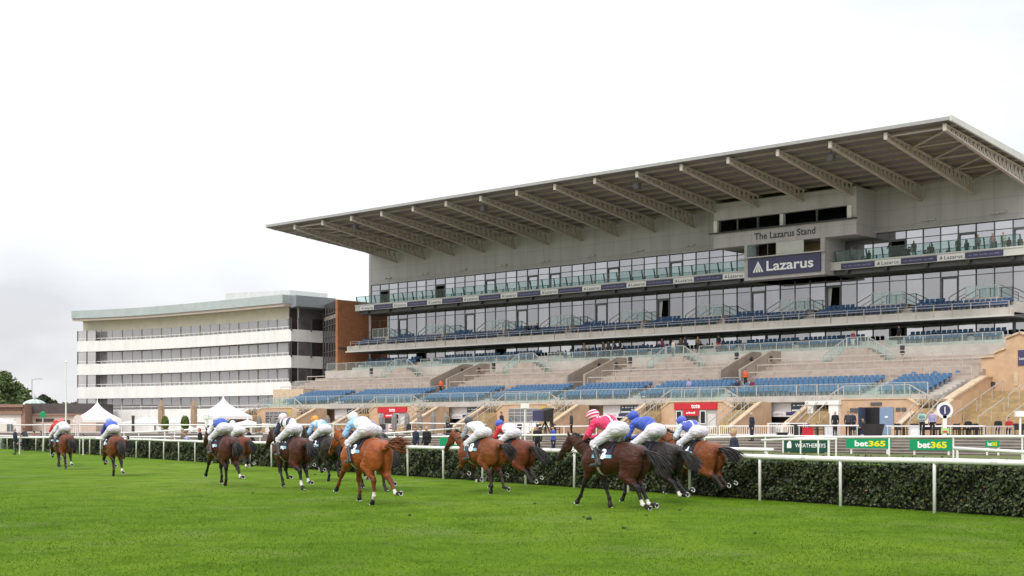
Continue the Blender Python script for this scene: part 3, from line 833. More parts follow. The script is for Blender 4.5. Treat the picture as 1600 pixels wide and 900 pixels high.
# kiosks under the deck landings with flights of steps either side
def kiosk(a, style):
    x = -a
    m = MB(); h = 3.0
    zt = 4.22
    m.prism([(x-h-.9,APZ),(x+h+.9,APZ),(x+h+.9,3.55),(x+h,4.1),(x-h,4.1),(x-h-.9,3.55)], -4.6, -4.2)
    m.box(x-h,x+h,-4.199,-2.26,3.9,4.1)
    for sx in (-1, 1): m.box(x+sx*h, x+sx*(h-.3), -4.199, -.61, APZ, 3.9)
    k = part(m, 'kiosk', M_['tan'])
    m = MB()
    m.bar((x-h-.03,-4.4,4.16),(x+h+.03,-4.4,4.16),.56,.12)
    for sx in (-1, 1): m.bar((x+sx*h,-4.4,4.13),(x+sx*(h+.95),-4.4,3.57),.56,.12)
    part(m, 'coping', M_['coping'], k)
    yf = -4.62
    if style == 'red':
        m = MB(); m.box(x-2.35,x+2.35,yf-.12,yf+.015,3.42,4.02); hd = part(m, 'kiosk_sign', M_['red'], k)
        text_obj('tote', M_['letter'], hd, lambda u, v: (x+.05+u, yf-.126, 3.72+v), width=.95, height=.36, bold=.02)
        m = MB(); m.box(x-2.3,x+2.3,yf-.01,yf+.012,APZ,3.4); part(m, 'kiosk_front', MAT('kiosk_grey_panel',(.38,.37,.36),.5,var=.05), k)
        m = MB(); m.box(x-1.35,x+.35,yf-.10,yf-.012,2.85,3.38); s2 = part(m, 'kiosk_sign', M_['red'], k)
        mm = MB()
        for j in range(4): mm.box(x-1.0+j*.26,x-1.0+j*.26+.2,yf-.106,yf-.101,3.05,3.16+.05*(j % 2))
        mm.build('lettering', M_['letter'], k)
        m = MB(); m.box(x-1.3,x+.3,yf-.02,yf-.011,2.25,2.83); part(m, 'service_hatch', M_['brown'], k)
        for x0 in (x-2.15, x+.5):
            m = MB(); m.mat(0).box(x0,x0+.62,yf-.06,yf-.011,2.1,3.32); m.mat(1).box(x0+.07,x0+.55,yf-.07,yf-.061,2.18,3.25); part(m, 'window', [M_['white'], M_['black']], k)
        m = MB(); m.box(x+1.35,x+2.2,yf-.04,yf-.011,APZ,3.02); part(m, 'door', M_['fascia'], k)
        for x0 in (x-2.1, x-.6):
            m = MB(); m.mat(0).box(x0,x0+1.0,yf-.06,yf-.011,APZ+.25,APZ+.95); m.mat(1).box(x0+.1,x0+.6,yf-.065,yf-.061,APZ+.4,APZ+.6); m.box(x0+.3,x0+.8,yf-.065,yf-.061,APZ+.7,APZ+.85); part(m, 'notice', [M_['paper'], M_['red']], k)
    elif style == 'glass':
        m = MB(); m.mat(1).box(x-2.2,x+2.0,yf-.01,yf+.012,2.35,3.7); m.mat(0)
        for i in range(6): m.box(x-2.2+i*.84-.03,x-2.2+i*.84+.03,yf-.04,yf-.011,2.35,3.7)
        for z in (2.35,3.0,3.3,3.7): m.box(x-2.2,x+2.03,yf-.035,yf-.012,z-.03,z+.03)
        part(m, 'window', [M_['handrail'], M_['win2']], k)
        m = MB()
        for i in range(4): m.box(x-2.2+i*1.06,x-2.2+i*1.06+1.0,yf-.03,yf+.01,APZ,2.28)
        part(m, 'shutter', M_['paper'], k)
        m = MB(); m.box(x+2.1,x+2.9,yf-.03,yf+.0,3.3,3.95); part(m, 'notice', MAT('faded_yellow_notice',(.55,.42,.10),.6,var=.1), k)
    elif style == 'door':
        m = MB(); m.box(x-.8,x+.55,yf-.012,yf+.03,APZ,3.45); part(m, 'doorway', M_['black'], k)
        bl = MAT('blue_door_paint', (.21,.29,.42), .45, var=.06)
        m = MB(); m.mat(0).box(x+.55,x+1.75,yf-.10,yf-.03,APZ+.02,3.45); m.mat(1).box(x+1.0,x+1.3,yf-.105,yf-.101,2.6,2.72); part(m, 'door', [bl, M_['letter']], k)
        m = MB(); m.box(x-.86,x-.80,yf-1.1,yf-.03,APZ+.02,3.45); part(m, 'door', MAT('dark_blue_door',(.06,.08,.15),.45,var=.06), k)
        m = MB(); m.mat(0).box(x-.3,x+.7,yf-.08,yf-.003,3.62,3.86); m.box(x+1.95,x+2.35,yf-.04,yf-.003,3.1,3.4); m.box(x+2.45,x+2.85,yf-.04,yf-.003,3.1,3.4); m.box(x-2.2,x-1.3,yf-.04,yf-.003,3.0,3.4); part(m, 'notice', M_['soffit'], k)
        m = MB(); m.box(x+2.75,x+3.35,yf-.03,yf-.003,2.25,2.75); part(m, 'poster', MAT('pink_poster',(.6,.25,.5),.5,var=.1), k)
    # deck landing railing over the kiosk
    balustrade(a-h, a+h, -4.3, 4.22, 5.25, 0, 1.5)
    for sx in (-1, 1):
        m = MB()
        m.bar((x+sx*h,-4.3,5.25),(x+sx*(h+2.4),-4.3,3.9),.07)
        for t in (.35,.7,1): m.bar((x+sx*(h+2.4*t),-4.3,4.2-1.35*t),(x+sx*(h+2.4*t),-4.3,5.25-1.35*t),.05)
        part(m, 'landing_railing', M_['handrail'], k)
    for sx in (-1, 1):
        m = MB(); x0, x1 = x+sx*(h+.91), x+sx*(h+3.1)
        for i in range(4): m.box(x+sx*(h+.0+i*.3), x1, -4.15, -2.3, APZ, 4.05-i*.17)
        n = 13
        for i in range(n):
            b0, b1 = -4.16-i*.34, -4.16-(i+1)*.34
            m.box(x0, x1, b1, b0, APZ, 3.5-(i+1)*.17)
        part(m, 'steps', M_['stair'], k)
        m = MB(); xo = x+sx*(h+3.1)
        m.prism([(-2.2,APZ),(-2.2,4.0),(-3.9,3.95),(-8.6,1.75),(-8.6,APZ)], min(xo,xo+sx*.35), max(xo,xo+sx*.35), axis='x'); part(m, 'stair_wall', M_['tan'], k)
        m = MB(); xm = xo+sx*.175
        m.bar((xm,-3.9,4.0),(xm,-8.65,1.80),.5,.12); m.bar((xm,-8.6,1.8),(xm,-9.1,1.8),.5,.12); part(m, 'coping', M_['coping'], k)
        m = MB(); xr = x+sx*(h+2.0)
        for off in (0, -sx*.9, sx*.95):
            m.bar((xr+off,-4.3,4.35),(xr+off,-8.4,2.25),.06); m.bar((xr+off,-8.4,APZ),(xr+off,-8.4,2.25),.05); m.bar((xr+off,-6.3,2.3),(xr+off,-6.3,3.32),.05); m.bar((xr+off,-4.3,3.3),(xr+off,-4.3,4.35),.05)
        part(m, 'stair_rail', M_['handrail'], k)
    return k
kiosk(KI[0], 'door'); kiosk(KI[1], 'red'); kiosk(KI[2], 'glass'); kiosk(KI[3], 'red'); kiosk(KI[4], 'glass')
# right-hand gable, parapet and the broad yellow steps
m = MB(); m.prism([(-2.3,APZ),(-2.3,3.75),(5.2,6.05),(6.3,6.05),(6.3,APZ)], .2, .75, axis='x'); part(m, 'parapet', M_['tan'])
m = MB(); m.bar((.47,-2.4,3.82),(.47,5.2,6.12),.75,.16); m.bar((.47,5.15,6.12),(.47,6.35,6.12),.75,.16); m.bar((.47,-2.35,3.82),(.47,-3.2,3.82),.75,.16); part(m, 'coping', M_['coping'])
gp = [(-.2,APZ),(-.2,7.75),(.9,7.8),(1.0,8.1),(1.9,8.45),(2.0,9.3),(3.2,9.75),(4.4,9.3),(9.5,9.2),(9.5,APZ)]
m = MB(); m.prism(gp, 6.31, 7.2); ga = part(m, 'gable_wall', M_['tan'])
m = MB()
for p, q in ((1,2),(3,4),(5,6),(6,7)): m.bar((gp[p][0]-.06,6.7,gp[p][1]+.06),(gp[q][0]+.06,6.7,gp[q][1]+.06),1.1,.14)
part(m, 'coping', M_['coping'], ga)
m = MB(); m.box(3.05,4.1,6.24,6.308,7.0,8.3); s_ = part(m, 'wall_sign', M_['navy'], ga)
text_obj('Lazarus', M_['letter'], ga, lambda u, v: (3.575+u, 6.236, 7.6+v), width=.85, height=.22)
for x0, z0 in ((2.7,5.3),(4.6,6.9)):
    m = MB(); m.box(x0,x0+.35,6.26,6.308,z0,z0+1.1); part(m, 'vent', M_['coping'], ga)
for x0 in (.9, 4.2, 5.6):
    m = MB(); m.lathe([(0,0),(.18,0),(.18,.3),(0,.34)], (x0,6.2,5.35), n=10); part(m, 'wall_lamp', M_['dark'], ga)
m = MB(); poly = [(6.3,.9),(6.3,4.9)]
for i in range(22):
    b = 5.6-i*.52; z = 4.9-i*.168
    poly += [(b, z), (b, z-.168)]
poly.append((-5.9,.9)); m.prism(poly, .76, 40, axis='x'); st = part(m, 'broad_steps', M_['stair'])
def stz(b): return min(4.9, 4.9-(5.6-b)/.52*.168)
for i in range(7):
    x = 2.2+i*2.3
    for b0, b1 in ((5.2,1.0),(.2,-4.6)):
        m = MB()
        m.bar((x,b0,stz(b0)+1.0),(x,b1,stz(b1)+1.0),.065)
        for b in (b0, (b0+b1)/2, b1): m.bar((x,b,stz(b)-.1),(x,b,stz(b)+1.0),.05)
        part(m, 'handrail', M_['handrail'], st)
m = MB(); m.prism([(-7.8,APZ),(-7.8,1.6),(-3.0,3.7),(-2.3,3.7),(-2.3,APZ)], -1.2, -.8, axis='x'); part(m, 'stair_wall', M_['tan'])
m = MB(); m.bar((-1.0,-7.8,1.66),(-1.0,-2.9,3.78),.5,.12); part(m, 'coping', M_['coping'])
# ------------------------------------------------------------------ white hospitality building to the left of the stand
def offs(pts, d):
    """offset an open polyline (world XY) towards the course by d"""
    o = []
    for i, p in enumerate(pts):
        q0, q1 = pts[max(i-1,0)], pts[min(i+1,len(pts)-1)]
        t = Vector((q1[0]-q0[0], q1[1]-q0[1])).normalized()
        o.append((p[0]+t.y*d, p[1]-t.x*d))
    return o
FA = [at(px, Y).to_2d()[:] for px, Y in ((121,220.5),(150,219.3),(182,217.5),(212,215.6),(242,213.3),(272,210.6),(302,207.8),(332,204.9),(362,202.0),(392,199.1),(422,196.2),(455,193.2))]
FA_ = FA
def smooth_line(p, k):
    o = []
    for i in range(len(p)-1):
        p0, p1, p2, p3 = [Vector(p[max(0,min(len(p)-1,j))]) for j in (i-1,i,i+1,i+2)]
        for q in range(k):
            t = q/k; o.append(tuple(.5*((2*p1)+(p2-p0)*t+(2*p0-5*p1+4*p2-p3)*t*t+(3*p1-p0-3*p2+p3)*t**3)))
    return o+[p[-1]]
HB = tag(empty('hospitality_building', (0,0,0)), 'white four storey building with long curved balconies and pale green roof', 'building')
def ribbon(mb, pts, d0, d1, z0, z1, z0b=None, z1b=None):
    A, B = offs(pts, d0), offs(pts, d1)
    z0b = z0 if z0b is None else z0b; z1b = z1 if z1b is None else z1b
    for i in range(len(pts)-1):
        mb.hexa([(*A[i],z0),(*A[i+1],z0),(*B[i+1],z0b),(*B[i],z0b),(*A[i],z1),(*A[i+1],z1),(*B[i+1],z1b),(*B[i],z1b)])
    return mb
EN = [FA[-1], tuple(Vector(FA[-1])+Vector((VX,VY))*4), tuple(Vector(FA[-1])+Vector((VX,VY))*7.0)]
FS = smooth_line(FA, 4)
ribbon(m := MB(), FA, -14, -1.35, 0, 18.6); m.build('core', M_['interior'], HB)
for z0, z1 in ((13.65,15.3),(10.0,11.7),(6.3,8.1)):
    m = MB(); ribbon(m, FS, -.22, 0, z0, z1); ribbon(m, EN, -.2, .0, z0, z1); m.build('balcony_front', M_['white'], HB)
    m = MB(); ribbon(m, FS, -1.45, -.221, z0+.15, z0+.4); m.build('balcony_floor', M_['fascia'], HB)
    m = MB()
    L = offs(FS, -.12)
    m.tube([(*p, z1+.38) for p in L], .045, 5)
    for i in range(len(L)-1):
        for t in (0,): 
            x = L[i][0]*(1-t)+L[i+1][0]*t; y = L[i][1]*(1-t)+L[i+1][1]*t
            m.bar((x,y,z1-.02),(x,y,z1+.38),.05)
    m.build('balcony_rail', M_['white'], HB)
m = MB(); ribbon(m, FS, -.3, 0, 0, 4.55); m.build('ground_floor_wall', M_['white'], HB)
m = MB(); L = offs(FA, -.1); m.tube([(*p, 4.95) for p in L], .05, 5); m.build('balcony_rail', M_['white'], HB)
m = MB(); ribbon(m, FS, -14, 1.5, 18.55, 19.95, 18.75, 19.95); m.build('roof', M_['copper'], HB); m = MB(); ribbon(m, [FA[-1], EN[2]], -.3, 1.1, 18.2, 19.9, 18.4, 19.9); m.build('roof_end', MAT('shaded_cladding_end',(.25,.285,.31),.4,var=.06), HB)  # roof end: shading of the side face put into a darker blue grey
m = MB(); ribbon(m, FS, -1.35, 1.3, 18.50, 18.549, 18.35, 18.74); m.build('roof_soffit', MAT('shaded_tan_soffit',(.46,.40,.34),.7,var=.06), HB)  # tan darkened to carry the shade under the roof overhang
m = MB(); ribbon(m, FA, -1.6, -1.34, 16.9, 18.5); m.build('cream_band', M_['cream'], HB)
W2 = offs(FA, -1.3)
for z0, z1, pm in ((15.1,16.9,'fascia'),(11.5,13.65,'fascia'),(7.9,10.0,'fascia'),(4.5,6.3,'white')):
    for i in range(len(W2)-1):
        p, q = W2[i], W2[i+1]
        if i == 0: p2, q2 = FA[0], FA[1]
        m = MB(); m.mat(1)
        d = Vector((q[0]-p[0], q[1]-p[1])); n = 2
        s_ = d.normalized(); nn = Vector((s_.y, -s_.x))
        def seg(t0, t1, o0, o1, za, zb):
            a_ = Vector(p)+d*t0; b_ = Vector(p)+d*t1
            m.hexa([(*(a_+nn*o1),za),(*(b_+nn*o1),za),(*(b_+nn*o0),za),(*(a_+nn*o0),za),(*(a_+nn*o1),zb),(*(b_+nn*o1),zb),(*(b_+nn*o0),zb),(*(a_+nn*o0),zb)])
        seg(.01,.99,0,.02,z0,z1)
        m.mat(0)
        for t in (.02,.52): seg(t-.008,t+.008,.021,.07,z0,z1)
        m.mat(2); seg(.965,.995,.021,.12,z0,z1)
        m.build('window', [M_['handrail'], M_['win3'], M_[pm]], HB)
    # tinted screens at both ends of each balcony
    for p, q in ((FA[0], FA[1]),):
        m = MB(); m.mat(1); ribbon(m, [p, q], -.15, -.12, z0, z1); m.mat(0)
        for r_ in (p, tuple((Vector(p)+Vector(q))/2), q):
            m.bar((r_[0],r_[1]+.1,z0),(r_[0],r_[1]+.1,z1),.12)
        m.build('end_screen', [M_['brown'], M_['win3']], HB)
    if z0 > 6:
        m = MB(); m.mat(1); ribbon(m, EN, -.15, -.1, z0+.2, z1); m.mat(0)
        for t in (0,.5,1):
            c = Vector(EN[0])*(1-t)+Vector(EN[2])*t; m.bar((c.x,c.y,z0),(c.x,c.y,z1),.2)
        m.build('end_screen', [M_['dark'], M_['brown']], HB)
m = MB(); ribbon(m, EN, -.5, -.3, 0, 18.4); m.build('end_wall', M_['brown'], HB)
m = MB(); c0 = at(352,212); c1 = at(453,203)
d = (c1-c0); nn = Vector((VX,VY,0))*7
m.hexa([tuple(c0+Vector((0,0,19.9))),tuple(c1+Vector((0,0,19.9))),tuple(c1+nn+Vector((0,0,19.9))),tuple(c0+nn+Vector((0,0,19.9))),tuple(c0+Vector((0,0,22.0))),tuple(c1+Vector((0,0,21.6))),tuple(c1+nn+Vector((0,0,21.6))),tuple(c0+nn+Vector((0,0,22.0)))])
m.build('plant_room', MAT('plant_room_panels',(.60,.61,.61),.5,var=.06,scale=.7), HB)

# brick stair tower between the two
TW = tag(empty('stair_tower', (0,0,0)), 'orange brick stair tower with tall brown tinted glazing', 'tower')
c = W(93.1,13); 
def wallseg(mb, p, q, t, z0, z1):
    p, q = Vector(p[:2]), Vector(q[:2]); s_ = (q-p).normalized(); n = Vector((s_.y,-s_.x))*t
    mb.hexa([(*(p+n),z0),(*(q+n),z0),(*q,z0),(*p,z0),(*(p+n),z1),(*(q+n),z1),(*q,z1),(*p,z1)])
m = MB(); wallseg(m, W(93.1,13), W(93.1,27), -.4, 0, 18.9); wallseg(m, W(93.55,12.98), W(93.12,12.98), -.5, 0, 18.95); m.build('brick_wall', M_['brick'], TW)
m = MB(); wallseg(m, W(93.04,12.96), W(93.04,27), .06, 12.3, 12.55); m.build('brick_course', M_['soffit'], TW)
gl = M_['brown']
p, q = W(104.0,18.6), W(93.6,13.2)
m = MB(); wallseg(m, p, q, -.1, 0, 18.8); gw = m.build('glazed_wall', gl, TW)
m = MB()
for i in range(8):
    t = i/7; x = p*(1-t)+q*t; m.bar((x.x,x.y-.03,2),(x.x,x.y-.03,18.8),.12)
for z in (4.6,7.0,8.6,10.6,12.2,14.2,15.8,17.4): wallseg(m, p, q, .08, z-.06, z+.06)
m.build('glazing_bars', M_['soffit'], gw)
for z in (9.2, 16.6): m = MB(); wallseg(m, p*.65+q*.35, q*.97+p*.03, .03, z, z+.5); m.build('landing_band', M_['conc2'], gw)
m = MB(); wallseg(m, p, q, .02, 17.5, 18.9); m.build('parapet', M_['brown'], TW)

# ------------------------------------------------------------------ low pavilion, dome, lamp, trees on the far left
PV = tag(empty('low_pavilion', (0,0,0)), 'single storey cream pavilion with brown cornice and slate roof', 'pavilion')
pink = MAT('pink_render', (.60,.47,.40), .8, var=.06); bst = MAT('brown_cornice', (.29,.175,.13), .7, var=.1); slate = MAT('slate_roof', (.085,.072,.072), .6, var=.12, scale=1.5)
crm = MAT('pavilion_cream', (.70,.66,.60), .8, var=.05)
def slab(mb, px0, px1, Y0, Y1, z0, z1, dep=8):
    a_, b_ = at(px0, Y0), at(px1, Y1); n = Vector((0, dep, 0))
    mb.hexa([(a_.x,a_.y,z0),(b_.x,b_.y,z0),(b_.x,b_.y+dep,z0),(a_.x,a_.y+dep,z0),(a_.x,a_.y,z1),(b_.x,b_.y,z1),(b_.x,b_.y+dep,z1),(a_.x,a_.y+dep,z1)])
m = MB(); slab(m,-60,33,205,205,-.2,3.7,9); m.build('wall', crm, PV)
m = MB(); slab(m,-60,34.5,204.6,204.6,3.7,4.2,9.3); slab(m,-60,35,204.2,204.2,4.75,5.15,9.7); slab(m,-60,34,204.8,204.8,4.2,4.75,9); slab(m,33.1,39,204.8,204.8,-.2,5.0,9); m.build('cornice', bst, PV)
m = MB(); m.mat(0); slab(m,9.5,22,204.9,204.9,.6,3.1,.09); m.mat(1); slab(m,10.5,15.3,204.85,204.85,.8,2.4,.049); slab(m,16.3,21,204.85,204.85,.8,2.4,.049); m.build('window', [M_['white'], M_['glassframe']], PV)
m = MB(); slab(m,39.1,150,208,208,-.2,3.6,8); m.build('wall', pink, PV)
m = MB(); slab(m,39.1,150,207.6,207.6,3.6,3.85,9); m.build('eaves', bst, PV)
m = MB(); slab(m,39.1,150,207.8,207.8,3.86,5.35,9); m.build('roof', slate, PV)
m = MB(); slab(m,56,66,207.9,207.9,2.65,3.1,.09); slab(m,68,84,207.9,207.9,2.65,3.1,.09); slab(m,99,109,207.9,207.9,.5,2.9,.09); m.build('window', M_['brown'], PV)
DM = tag(empty('glass_dome', at(54,222,5.0)), 'small ribbed glass dome rising above the slate pavilion roof', 'dome')
m = MB(); m.lathe([(2.0,-.6),(2.0,0)], n=24); m.build('drum', crm, DM)
m = MB(); m.mat(0)
pr = [(1.95*math.cos(t), 1.25*math.sin(t)) for t in [math.pi/2*i/8 for i in range(9)]]
pr[-1] = (.12, 1.25)
m.lathe(pr, n=32)
for i, f in enumerate(m.f): m.m[i] = 0 if (i % 32) % 4 < 3 else 1
m.build('dome_shell', [MAT('dome_glass',(.42,.52,.50),.25,var=.05), M_['white']], DM)
m = MB(); m.lathe([(.28,1.2),(.28,1.55),(.05,1.8),(.03,2.2)], n=10); m.build('lantern', M_['copper'], DM)
m = MB(); b_ = at(50,300); m.tube([(b_.x,b_.y,0),(b_.x,b_.y,12.0)], [.09,.05], 6); m.tube([(b_.x,b_.y,11.9),(b_.x+.9,b_.y,12.15),(b_.x+1.8,b_.y,12.15)], .04, 5)
o = m.build('street_lamp', M_['dark']); tag(o, 'tall thin lamp post with one arm above the dome', 'lamp post')
m = MB(); m.box(b_.x+1.5,b_.x+2.2,b_.y-.15,b_.y+.15,12.05,12.25); m.build('lamp_head', M_['handrail'], o)

leafm = {}
def leaf_mat(k, a_, b_):
    if k not in leafm:
        m, t, p = new_mat('foliage_'+k)
        p.inputs['Roughness'].default_value = .5; p.inputs['Specular IOR Level'].default_value = .35
        ob = t.nodes.new('ShaderNodeNewGeometry'); r = t.nodes.new('ShaderNodeValToRGB')
        r.color_ramp.elements[0].color = (*a_,1); r.color_ramp.elements[1].color = (*b_,1)
        t.links.new(ob.outputs['Random Per Island'], r.inputs[0]); t.links.new(r.outputs[0], p.inputs['Base Color'])
        leafm[k] = m
    return leafm[k]
def leaf_cloud(P_, s, rs, flat=.0, nrm=None, aspect=.55, spread=.9):
    n = len(P_)
    d = rs.normal(size=(n,3))
    if nrm is not None: d = nrm+d*spread
    d /= np.linalg.norm(d, axis=1, keepdims=True)
    t = rs.normal(size=(n,3)); t -= d*(t*d).sum(1, keepdims=True); t /= np.linalg.norm(t, axis=1, keepdims=True)
    b = np.cross(d, t)
    s = np.asarray(s).reshape(-1,1) if not np.isscalar(s) else s
    sz = s*(.7+.6*rs.rand(n,1))
    bend = d*sz*.18
    V = np.stack([P_-t*sz, P_+b*sz*aspect-bend*.3, P_+t*sz, P_-b*sz*aspect-bend*.3], 1).reshape(-1,3)
    return V, np.arange(4*n).reshape(-1,4)
M_['bark'] = MAT('bark', (.09,.065,.045), .9, var=.2, scale=4, bump=.3)
def tree(loc, h, wd, label, seed, leaf, n=2600, group=None, name='broadleaf_tree', ls=.34):
    rs = np.random.RandomState(seed)
    root = tag(empty(name, loc), label, 'tree', group)
    m = MB(); th = h*.42
    m.tube([(0,0,-.2),(.05*h*.1,0,th*.5),(0,.02*h,th),(0,0,h*.8)], [h*.03,h*.024,h*.017,h*.006], 8)
    cl = []
    for i in range(15):
        t = rs.rand()*2*np.pi; rr = wd*.5*(.25+.6*rs.rand()); zz = h*(.32+.58*rs.rand())
        k = 1-.6*max(0,(zz/h-.55)/.45)
        c_ = np.array([math.cos(t)*rr*k, math.sin(t)*rr*k, zz]); cl.append((c_, wd*(.15+.13*rs.rand())))
        m.tube([(0,0,th*(.6+.5*rs.rand())), tuple(c_*[.5,.5,.9]), tuple(c_)], [h*.009,h*.006,h*.002], 5)
    cl.append((np.array([0,0,h*.9]), wd*.17))
    m.build('trunk', M_['bark'], root)
    P_ = []; Nn = []
    for c_, r_ in cl:
        k = n//len(cl)
        d = rs.normal(size=(k,3)); d /= np.linalg.norm(d,axis=1,keepdims=True)
        P_.append(c_+d*r_*(.55+.5*rs.rand(k,1))*[1,1,.85]); Nn.append(d)
    P_ = np.concatenate(P_); Nn = np.concatenate(Nn)
    V, F = leaf_cloud(P_, ls, rs, nrm=Nn)
    np_mesh('crown', V, F, leaf, root)
    return root
lf1 = leaf_mat('dark', (.04,.07,.02), (.12,.17,.055)); lf2 = leaf_mat('olive', (.05,.075,.02), (.14,.16,.05)); lf3 = leaf_mat('conifer', (.02,.035,.018), (.05,.075,.035))
for i, (px, Y, h, wd, lf, lb) in enumerate((
    (-22,300,14.5,12,lf1,'broad dark green tree cut by the edge of the picture'),(6,292,13.6,9.5,lf1,'tallest full crowned tree behind the cream pavilion'),(27,310,11.8,7.5,lf2,'olive green tree just left of the lamp post'),
    (68,380,11.0,6,lf3,'dark tree rising just right of the glass dome'),(84,390,9.0,8,lf2,'low pale olive tree behind the slate roof'),(101,395,8.6,8,lf2,'olive tree beside the white flagpole'),(117,400,9.0,7,lf3,'small dark tree near the white building end'),(134,400,8.6,9,lf3,'low dark tree behind the end of the white building'))):
    tree(at(px,Y), h, wd, lb, 10+i, lf, 2600, 'trees beyond the pavilion', ls=.42)
m = MB(); b_ = at(103,118); m.tube([(b_.x,b_.y,0),(b_.x,b_.y,4.5),(b_.x,b_.y,7.2)], [.075,.06,.04], 8); m.lathe([(.02,7.2),(.09,7.28),(.02,7.38)], (b_.x,b_.y,0), 8)
tag(m.build('flagpole', M_['white']), 'bare white flagpole in front of the slate pavilion', 'flagpole')

# ------------------------------------------------------------------ tents, parasols, planting
M_['tent'] = MAT('tent_fabric', (.80,.80,.79), .6, var=.04)
def pagoda(px, Y, half, ze, za, label, rot=.5, z0=.35, valance=.35):
    r = tag(empty('pagoda_tent', at(px, Y, 0), rot), label, 'tent')
    n = 8; m = MB()
    rings = []
    for i in range(n+1):
        t = i/n; k = half*((1-t)**1.75*.93+.07*(1-t)); z = ze+(za-ze)*(t)
        rings.append((max(k,.05), z))
    vs = []; S = 6
    for k, z in rings:
        for c0, c1 in (((-1,-1),(1,-1)),((1,-1),(1,1)),((1,1),(-1,1)),((-1,1),(-1,-1))):
            for j in range(S):
                u = j/S; sg = 1-.07*math.sin(math.pi*u)*(k/half)
                vs.append(((c0[0]*(1-u)+c1[0]*u)*k*sg, (c0[1]*(1-u)+c1[1]*u)*k*sg, z))
    L = 4*S; fs = []
    for i in range(n):
        for j in range(L): fs.append((i*L+j, i*L+(j+1)%L, (i+1)*L+(j+1)%L, (i+1)*L+j))
    m.add(vs, fs); m.build('canopy', M_['tent'], r, smooth=True)
    m = MB()
    for a_ in range(4):
        c_, s_ = math.cos(a_*math.pi/2), math.sin(a_*math.pi/2)
        x0, x1, y = -half, half, -half
        q = [(x*c_-yy*s_, x*s_+yy*c_) for x, yy in ((x0,y),(x1,y),(x1,y+.03),(x0,y+.03))]
        m.hexa([(*p,ze-valance) for p in q]+[(*p,ze+.02) for p in q])
    m.build('valance', M_['tent'], r)
    for sx in (-1,1):
        for sy in (-1,1):
            m = MB(); m.box(sx*half*.97-.05,sx*half*.97+.05,sy*half*.97-.05,sy*half*.97+.05,0,ze); m.build('leg', M_['white'], r)
    m = MB(); m.tube([(0,0,za-.1),(0,0,za+.25)], .05, 6); m.build('finial', M_['white'], r)
    return r
pagoda(152,168,2.45,2.75,5.05,'pointed white tent in front of the left end of the white building', .45)
pagoda(349,170,2.75,3.15,5.6,'pointed white tent beside the grandstand steps', .5)
pagoda(228,172,2.6,2.35,3.15,'low white canopy left of the brown parasols', .7, valance=.2)
pagoda(281,172,2.3,2.4,3.0,'low white canopy behind the round topiary bush', .7, valance=.2)
pagoda(387,160,2.0,2.1,2.75,'small low white canopy near the steps', .7, valance=.2)
pagoda(-2,190,2.2,2.6,3.2,'flat white canopy at the edge beside the cream pavilion', .4)
tanc = MAT('tan_parasol_cloth', (.40,.29,.20), .85, var=.15, scale=3); gryc = MAT('grey_parasol_cloth', (.25,.235,.225), .85, var=.15, scale=3)
def parasol(px, Y, zt, wid, z0, mat, label, group):
    r = tag(empty('closed_parasol', at(px, Y, z0)), label, 'parasol', group)
    H = zt-z0; m = MB(); n = 16
    prof = [(.04,H),(.10,H*.97),(.45*wid,H*.8),(.5*wid,H*.55),(.5*wid,H*.35),(.42*wid,H*.2),(.2*wid,H*.19)]
    vs = []; fs = []
    for r_, z in prof:
        for k in range(n):
            t = 2*math.pi*k/n; q = r_*(1 if k % 2 else .78); vs.append((q*math.cos(t), q*math.sin(t), z))
    for i in range(len(prof)-1):
        for k in range(n): fs.append((i*n+k,(i+1)*n+k,(i+1)*n+(k+1)%n,i*n+(k+1)%n))
    m.add(vs, fs); m.build('folded_canopy', mat, r)
    m = MB(); m.tube([(0,0,0),(0,0,H+.05)], .03, 6); m.box(-.3,.3,-.3,.3,0,.08); m.build('pole', M_['dark'], r)
for px, lb in ((252,'tall tan folded parasol beside the bush'),(303,'tall tan folded parasol left of the pointed tent')):
    parasol(px, 150, 4.75, .72, APZ, tanc, lb, 'folded tan parasols')
for i, (px, zt) in enumerate(((405,2.85),(427,2.85),(512,2.9),(596,3.0),(616,3.1),(636,3.15),(656,3.12),(677,3.2),(697,3.1))):
    parasol(px, 128-(4 if i > 2 else 0), zt, .52, APZ, gryc, 'grey folded parasol in the row before the terrace', 'row of folded grey parasols')
def bush(px, Y, z0, r_, h, label, seed):
    root = tag(empty('topiary_bush', at(px,Y,z0)), label, 'bush'); rs = np.random.RandomState(seed)
    m = MB(); m.lathe([(0,0),(.32,0),(.38,.45),(.34,.45),(0,.40)], n=12); m.build('planter', M_['conc2'], root)
    m = MB(); m.tube([(0,0,.3),(0,0,h*.6)], .05, 6); m.build('stem', M_['bark'], root)
    d = rs.normal(size=(1500,3)); d /= np.linalg.norm(d,axis=1,keepdims=True)
    P_ = d*r_*(.75+.3*rs.rand(1500,1))*[1,1,(h*.5)/r_/1.15]+[0,0,h*.62]
    V, F = leaf_cloud(P_, .08, rs, nrm=d); np_mesh('foliage', V, F, leaf_mat('topiary',(.05,.10,.012),(.15,.22,.03)), root)
bush(289,150,APZ,.44,1.75,'clipped round green bush between the tan parasols',5)
bush(258,148,APZ,.38,1.7,'dark clipped bush standing against the first tan parasol',6)
m = MB(); b_ = at(208,150,.3); m.box(b_.x-.13,b_.x+.13,b_.y-.13,b_.y+.13,.3,3.0); m.box(b_.x-.2,b_.x+.2,b_.y-.2,b_.y+.2,.3,.36); m.box(b_.x-.16,b_.x+.16,b_.y-.16,b_.y+.16,3.0,3.06)
tag(m.build('black_post', M_['dark']), 'square black post in front of the low canopy', 'post')

